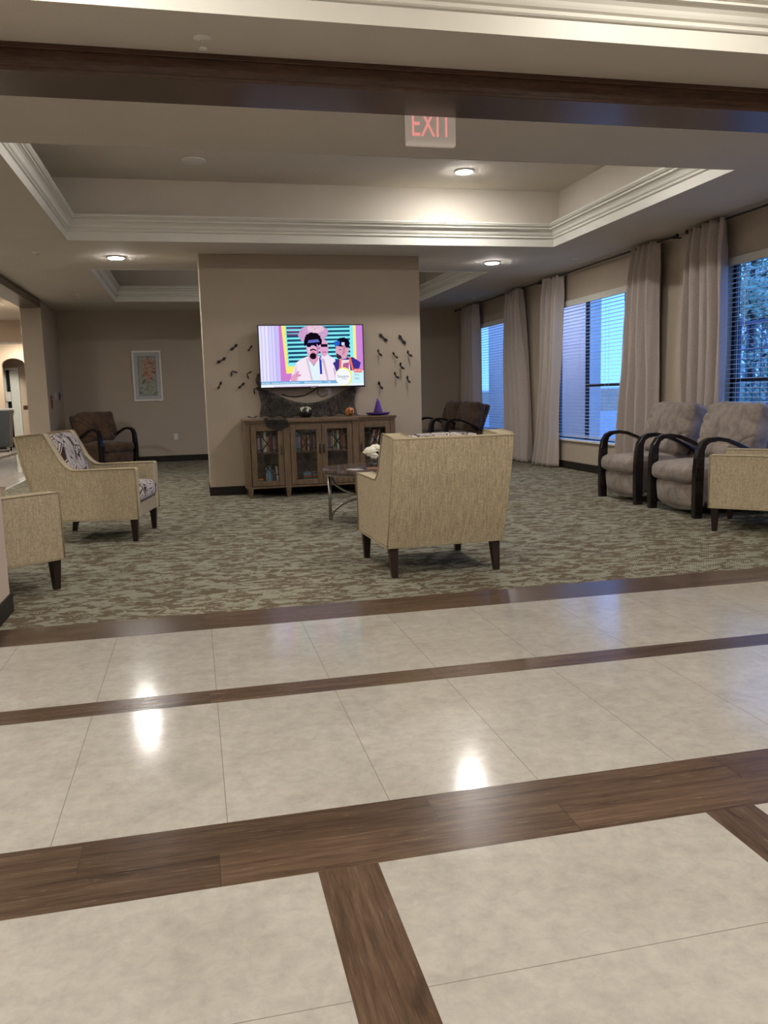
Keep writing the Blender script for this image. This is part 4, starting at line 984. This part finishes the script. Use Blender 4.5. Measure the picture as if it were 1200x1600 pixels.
for (y, z, lab, cat, nm, c, w, h) in ((14.95, 1.18, 'dull red notice plate on the dark left wall beside the column', 'notice', 'wall_notice', (.22, .05, .04), .17, .22), (15.4, 1.28, 'white light switch plate on the dark left wall', 'switch', 'light_switch', (.55, .54, .5), .08, .125), (15.85, 1.28, 'dark intercom box on the left wall nearest the back corner', 'intercom', 'intercom', (.04, .03, .03), .09, .13)):
    t = thing(nm, lab, cat, (xw, y, z))
    MB().box(0, .012, -w / 2, w / 2, -h / 2, h / 2).obj('plate', plain(nm + '_plate', c, .4), t, bevel=.003)
    MB().box(.010, .02, -w / 6, w / 6, -h / 6, h / 6).obj('rocker' if cat == 'switch' else 'face', plain(nm + '_face', vary(c, 1.2), .4), t, bevel=.002)
def sprinkler(x, y, label, z=H):
    t = thing('sprinkler', label, 'sprinkler', (x, y, z), 0, 'ceiling sprinklers')
    MB().lathe([(0, 0), (.044, 0), (.044, -.004), (.020, -.012), (0, -.012)], 20).obj('escutcheon', M['white'], t, smooth=False)
    MB().tube([(0, 0, -.008), (0, 0, -.022)], .008, 8).tube([(.008, 0, -.02), (.011, 0, -.034), (.003, 0, -.048)], .002, 5).tube([(-.008, 0, -.02), (-.011, 0, -.034), (-.003, 0, -.048)], .002, 5).obj('head', M['white'], t, smooth=True)
    MB().lathe([(0, -.047), (.018, -.047), (.018, -.051), (0, -.051)], 16).obj('deflector', M['white'], t)
sprinkler(.142, 4.20, 'white ceiling sprinkler just in front of the dark beam')
sprinkler(-1.594, 10.087, 'small ceiling sprinkler left of the large tray, left of a ceiling light')
sprinkler(-1.635, 13.861, 'small ceiling sprinkler far back above the left recliner')
sprinkler(4.913, 10.126, 'small ceiling sprinkler close to the middle window curtains')
sprinkler(4.982, 14.296, 'small ceiling sprinkler far back near the farthest curtains')
t = thing('ceiling_speaker', 'faint round ceiling speaker inside the large tray on the left', 'speaker', (.142, 8.654, HT))
MB().lathe([(0, 0), (.115, 0), (.115, -.006), (.10, -.010), (0, -.012)], 32).obj('grille', M['crown'], t)
MB().lathe([(.10, -.004), (.118, -.004), (.118, -.013), (.10, -.013), (.10, -.004)], 32).obj('rim', M['crown'], t)
t = thing('exit_sign', 'white exit sign with red letters hanging behind the dark beam', 'exit sign', (1.455, 4.92, 2.765))
xm, N, L, b = nmat('exit_sign_housing', (.70, .66, .60), .4); b.inputs['Emission Color'].default_value = (1, .82, .72, 1); b.inputs['Emission Strength'].default_value = .10
MB().box(-.152, .152, -.022, .022, -.178, .03).obj('housing', xm, t, bevel=.014, seg=4)
MB().box(-.05, .05, -.02, .02, .03, .055).obj('canopy', M['white'], t, bevel=.003)
vs, fs = text_mesh('EXIT', .185)
mx = max(v[0] for v in vs) or 1
mb = MB(); mb.add([(v[0] / mx * .125, -.0235, v[1] * 1.08 - .066) for v in vs], fs)
mb.obj('letters', emis('exit_letter_red', (.78, .28, .24), .62), t)

# ================================================================== SIDE HALL
HY = 18.0
struct(MB().box(-9, XL - .02, HY, HY + .3, 2.39, H).obj('wall_header', M['hall_wall']))
struct(MB().box(-9, XL - .02, HY - .005, HY + .305, 2.375, 2.39).obj('trim_6', M['crown']))
struct(MB().box(XL - .02, XL + .13, YB + .15, 26, 0, H).obj('wall_hall_right', M['hall_wall']))
# arch wall at the end
AY = 23.5; ax0, ax1, az = -4.80, -4.22, 2.17
mb = MB(); pts = []
for k in range(17):
    a = PI * k / 16; pts.append(((ax0 + ax1) / 2 - (ax1 - ax0) / 2 * math.cos(a), az + .19 * math.sin(a)))
mb.box(-9, ax0, AY, AY + .12, 0, H).box(ax1, XL, AY, AY + .12, 0, H)
for p_, q_ in zip(pts, pts[1:]): mb.prism([(p_[0], p_[1]), (q_[0], q_[1]), (q_[0], H), (p_[0], H)], AY, AY + .12, 'y')
struct(mb.obj('wall_arch', M['hall_wall']))
struct(MB().box(-9, XL, 25.6, 25.8, 0, H).obj('wall_end', M['hall_wall']))
struct(MB().box(-9, ax0, AY - .012, AY, 0, .1).box(ax1, XL, AY - .012, AY, 0, .1).obj('baseboard_hall', M['base']))
dr = struct(empty('door_1', (-4.80, 24.4, 0), 0), 'white door with pale frame under the arch', 'door')
wd = mottled('pale_door_paint', (.66, .68, .62), .5, 10, .03)
MB().box(-.17, -.10, -.05, .05, 0, 2.09).box(.16, .23, -.05, .05, 0, 2.09).box(-.17, .23, -.05, .05, 2.09, 2.15).obj('door_frame', wd, dr, bevel=.004)
MB().box(.0, .16, -.03, .01, .01, 2.08).obj('door_leaf', wd, dr, bevel=.003)
MB().tube([(.03, -.03, .98), (.03, -.075, .98)], .012, 8).lathe([(0, -.02), (.02, -.015), (.026, 0), (.02, .015), (0, .02)], 12, (.03, -.09, .98)).obj('door_knob', M['iron'], dr, smooth=True)
MB().box(-.10, .0, .05, .06, 0, 2.09).obj('door_gap_shade', M['black_pl'], dr)  # black sheet painting the shade in the gap beside the leaf
struct(MB().box(-9, -4.97, 24.45, 24.55, 0, H).box(-4.57, XL, 24.45, 24.55, 0, H).box(-4.97, -4.57, 24.45, 24.55, 2.15, H).obj('wall_alcove', M['hall_wall']))
o = MB().box(-.18, .18, -.025, 0, -.05, .05).obj('trim_7', M['beam'], None, bevel=.005); o.location = (-4.35, 24.45, 1.08); struct(o)
t = thing('wall_plaque', 'small dark plaque low on the alcove wall past the column', 'plaque', (-4.30, 24.44, .72))
MB().box(-.06, .06, -.02, 0, -.12, .12).obj('board', M['beam'], t, bevel=.004); MB().box(-.065, .065, -.022, .0, .12, .14).obj('top_edge', M['white'], t)
t = thing('paper_sheet', 'white sheet taped beside the open hall door', 'paper', (-4.87, 24.33, 1.38))
MB().box(-.07, .07, -.004, 0, -.13, .13).obj('sheet', M['white'], t)
# wheeled bin
t = thing('wheeled_bin', 'dark grey wheeled bin in the bright side hall', 'bin', (-4.78, 22.4, 0), .05)
gb = mottled('dark_grey_plastic', (.045, .052, .062), .5, 10, .1)
def taper(mb, a, b_, z0, z1):
    return mb.add([(-a, -a, z0), (a, -a, z0), (a, a, z0), (-a, a, z0), (-b_, -b_, z1), (b_, -b_, z1), (b_, b_, z1), (-b_, b_, z1)], [(0, 3, 2, 1), (4, 5, 6, 7), (0, 1, 5, 4), (1, 2, 6, 5), (2, 3, 7, 6), (3, 0, 4, 7)])
taper(MB(), .27, .33, .12, 1.02).obj('tub', gb, t, bevel=.02)
taper(MB(), .35, .35, 1.02, 1.07).obj('lid', mottled('light_grey_lid', (.42, .42, .42), .5, 10, .05), t, bevel=.01)
MB().box(-.12, .12, -.345, -.32, .86, .95).obj('handle', gb, t, bevel=.01)
for sx_ in (-1, 1):
    for sy_ in (-1, 1):
        o = MB().tube([(-.02, 0, 0), (.02, 0, 0)], .05, 14).obj('wheel', M['black_pl'], t, smooth=False); o.location = (sx_ * .22, sy_ * .22, .05)
        o2 = MB().box(-.03, .03, -.02, .02, .03, .075).obj('caster_fork', M['steel'], o)

# ================================================================== OUTSIDE
struct(MB().box(XR + .2, 40, -12, 45, -.3, -.12).obj('ground', mottled('wet_paving', (.12, .125, .12), .4, 2, .2)))
pale = mottled('pale_stucco', (.92, .80, .74), .8, 3, .05, 60, .2)
for (y0, y1, lab) in ((14.0, 15.4, 'pale stucco porch pillar outside the middle window'), (16.85, 19.1, 'wide pale stucco porch pillar outside the far window')):
    t = thing('porch_pillar', lab, 'pillar', (7.15, (y0 + y1) / 2, -.12), 0, 'porch pillars outside')
    hh = (y1 - y0) / 2
    MB().box(-.15, .15, -hh, hh, 0, 3.6).obj('shaft', pale, t, bevel=.01); MB().box(-.18, .18, -hh - .03, hh + .03, 0, .18).obj('plinth', pale, t, bevel=.01)
leafm = []
for c in ((.20, .33, .20), (.32, .44, .30), (.44, .54, .42)): leafm.append(mottled('outdoor_leaf', c, .6, 5, .3))
bark = mottled('bark', (.06, .05, .045), .9, 12, .3)
def tree(x, y, h, r, label, seed, mat, n=5200, z0=.4):
    rnd = random.Random(seed); t = thing('tree', label, 'tree', (x, y, -.12), rnd.uniform(0, 6), 'trees outside the windows')
    tr = MB().tube([(0, 0, 0), (.05, .03, h * .3), (0, .06, h * .6), (.03, 0, h * .85)], [.10, .08, .05, .02], 8)
    for k in range(7):
        a = rnd.uniform(0, 6.28); zz = h * rnd.uniform(.3, .75); rr = r * rnd.uniform(.5, .85)
        tr.tube([(0, 0.03, zz), (math.cos(a) * rr * .5, math.sin(a) * rr * .5, zz + .3), (math.cos(a) * rr, math.sin(a) * rr, zz + .5)], [.035, .02, .008], 5)
    tr.obj('trunk', bark, t, smooth=True)
    cl = [(rnd.gauss(0, r * .45), rnd.gauss(0, r * .45), rnd.uniform(z0 + .3, h), r * rnd.uniform(.25, .45)) for _ in range(26)]
    f = MB()
    for _ in range(n):
        c = rnd.choice(cl); v = Vector((rnd.gauss(0, 1), rnd.gauss(0, 1), rnd.gauss(0, 1))).normalized() * c[3] * rnd.uniform(.5, 1.05); p = Vector(c[:3]) + v
        if p.z < .1: continue
        u = Vector((rnd.gauss(0, 1), rnd.gauss(0, 1), rnd.gauss(0, .6))).normalized(); w_ = u.orthogonal().normalized(); s = rnd.uniform(.04, .075)
        f.add([p, p + u * s + w_ * s * .5, p + u * s * 2.2, p + u * s - w_ * s * .5], [(0, 1, 2, 3)])
    f.obj('foliage', mat, t)
tree(9.4, 12.6, 4.6, 1.2, 'bushy tree seen through the nearest window, closest to the curtain', 1, leafm[1])
tree(11.9, 10.9, 5.6, 1.3, 'taller dense tree at the right edge of the nearest window', 2, leafm[0], 6500)
tree(12.6, 16.9, 5.0, 1.6, 'pale tree farther behind, seen through the nearest window', 3, leafm[2], 6500)
for (y_, lab) in ((14.4, 'added unseen wall lamp brightening the porch pillar by the middle window'), (16.2, 'added unseen wall lamp brightening the wide far porch pillar')):
    t = thing('added_pillar_lamp', lab, 'lamp', (XR + .2, y_, 2.62), 0, 'added pillar lamps')  # lamps added out of view to brighten and warm the pillars
    MB().box(0, .10, -.09, .09, -.05, .05).obj('housing', M['white'], t, bevel=.008)
    area_lamp('added_pillar_bulb', (.11, 0, 0), .14, 5.5, (1.0, .84, .76), (0, math.radians(-75), 0), parent=t)
# metal fence
t = thing('metal_fence', 'blue grey metal fence with arched tops outside the nearest window', 'fence', (7.6, 11.0, -.12))
fm = mottled('painted_fence_metal', (.10, .13, .20), .5, 10, .1)
MB().box(-.02, .02, -3.0, 2.0, 2.10, 2.15).box(-.02, .02, -3.0, 2.0, .2, .24).box(-.015, .015, -3, 2, 1.75, 1.78).obj('rail', fm, t)
for k in range(5):
    yy = -3 + k * 1.25; MB().box(-.03, .03, yy - .03, yy + .03, 0, 2.2).obj('post', fm, t)
pk = MB()
for k in range(33): yy = -2.95 + k * .15; pk.box(-.008, .008, yy - .008, yy + .008, .2, 2.1)
for k in range(8): pk.tube([(0, -2.9 + k * .6 + .28 * (1 - math.cos(q)), 1.78 + .28 * math.sin(q)) for q in [PI * i / 8 for i in range(9)]], .01, 5)
pk.obj('pickets', fm, t)
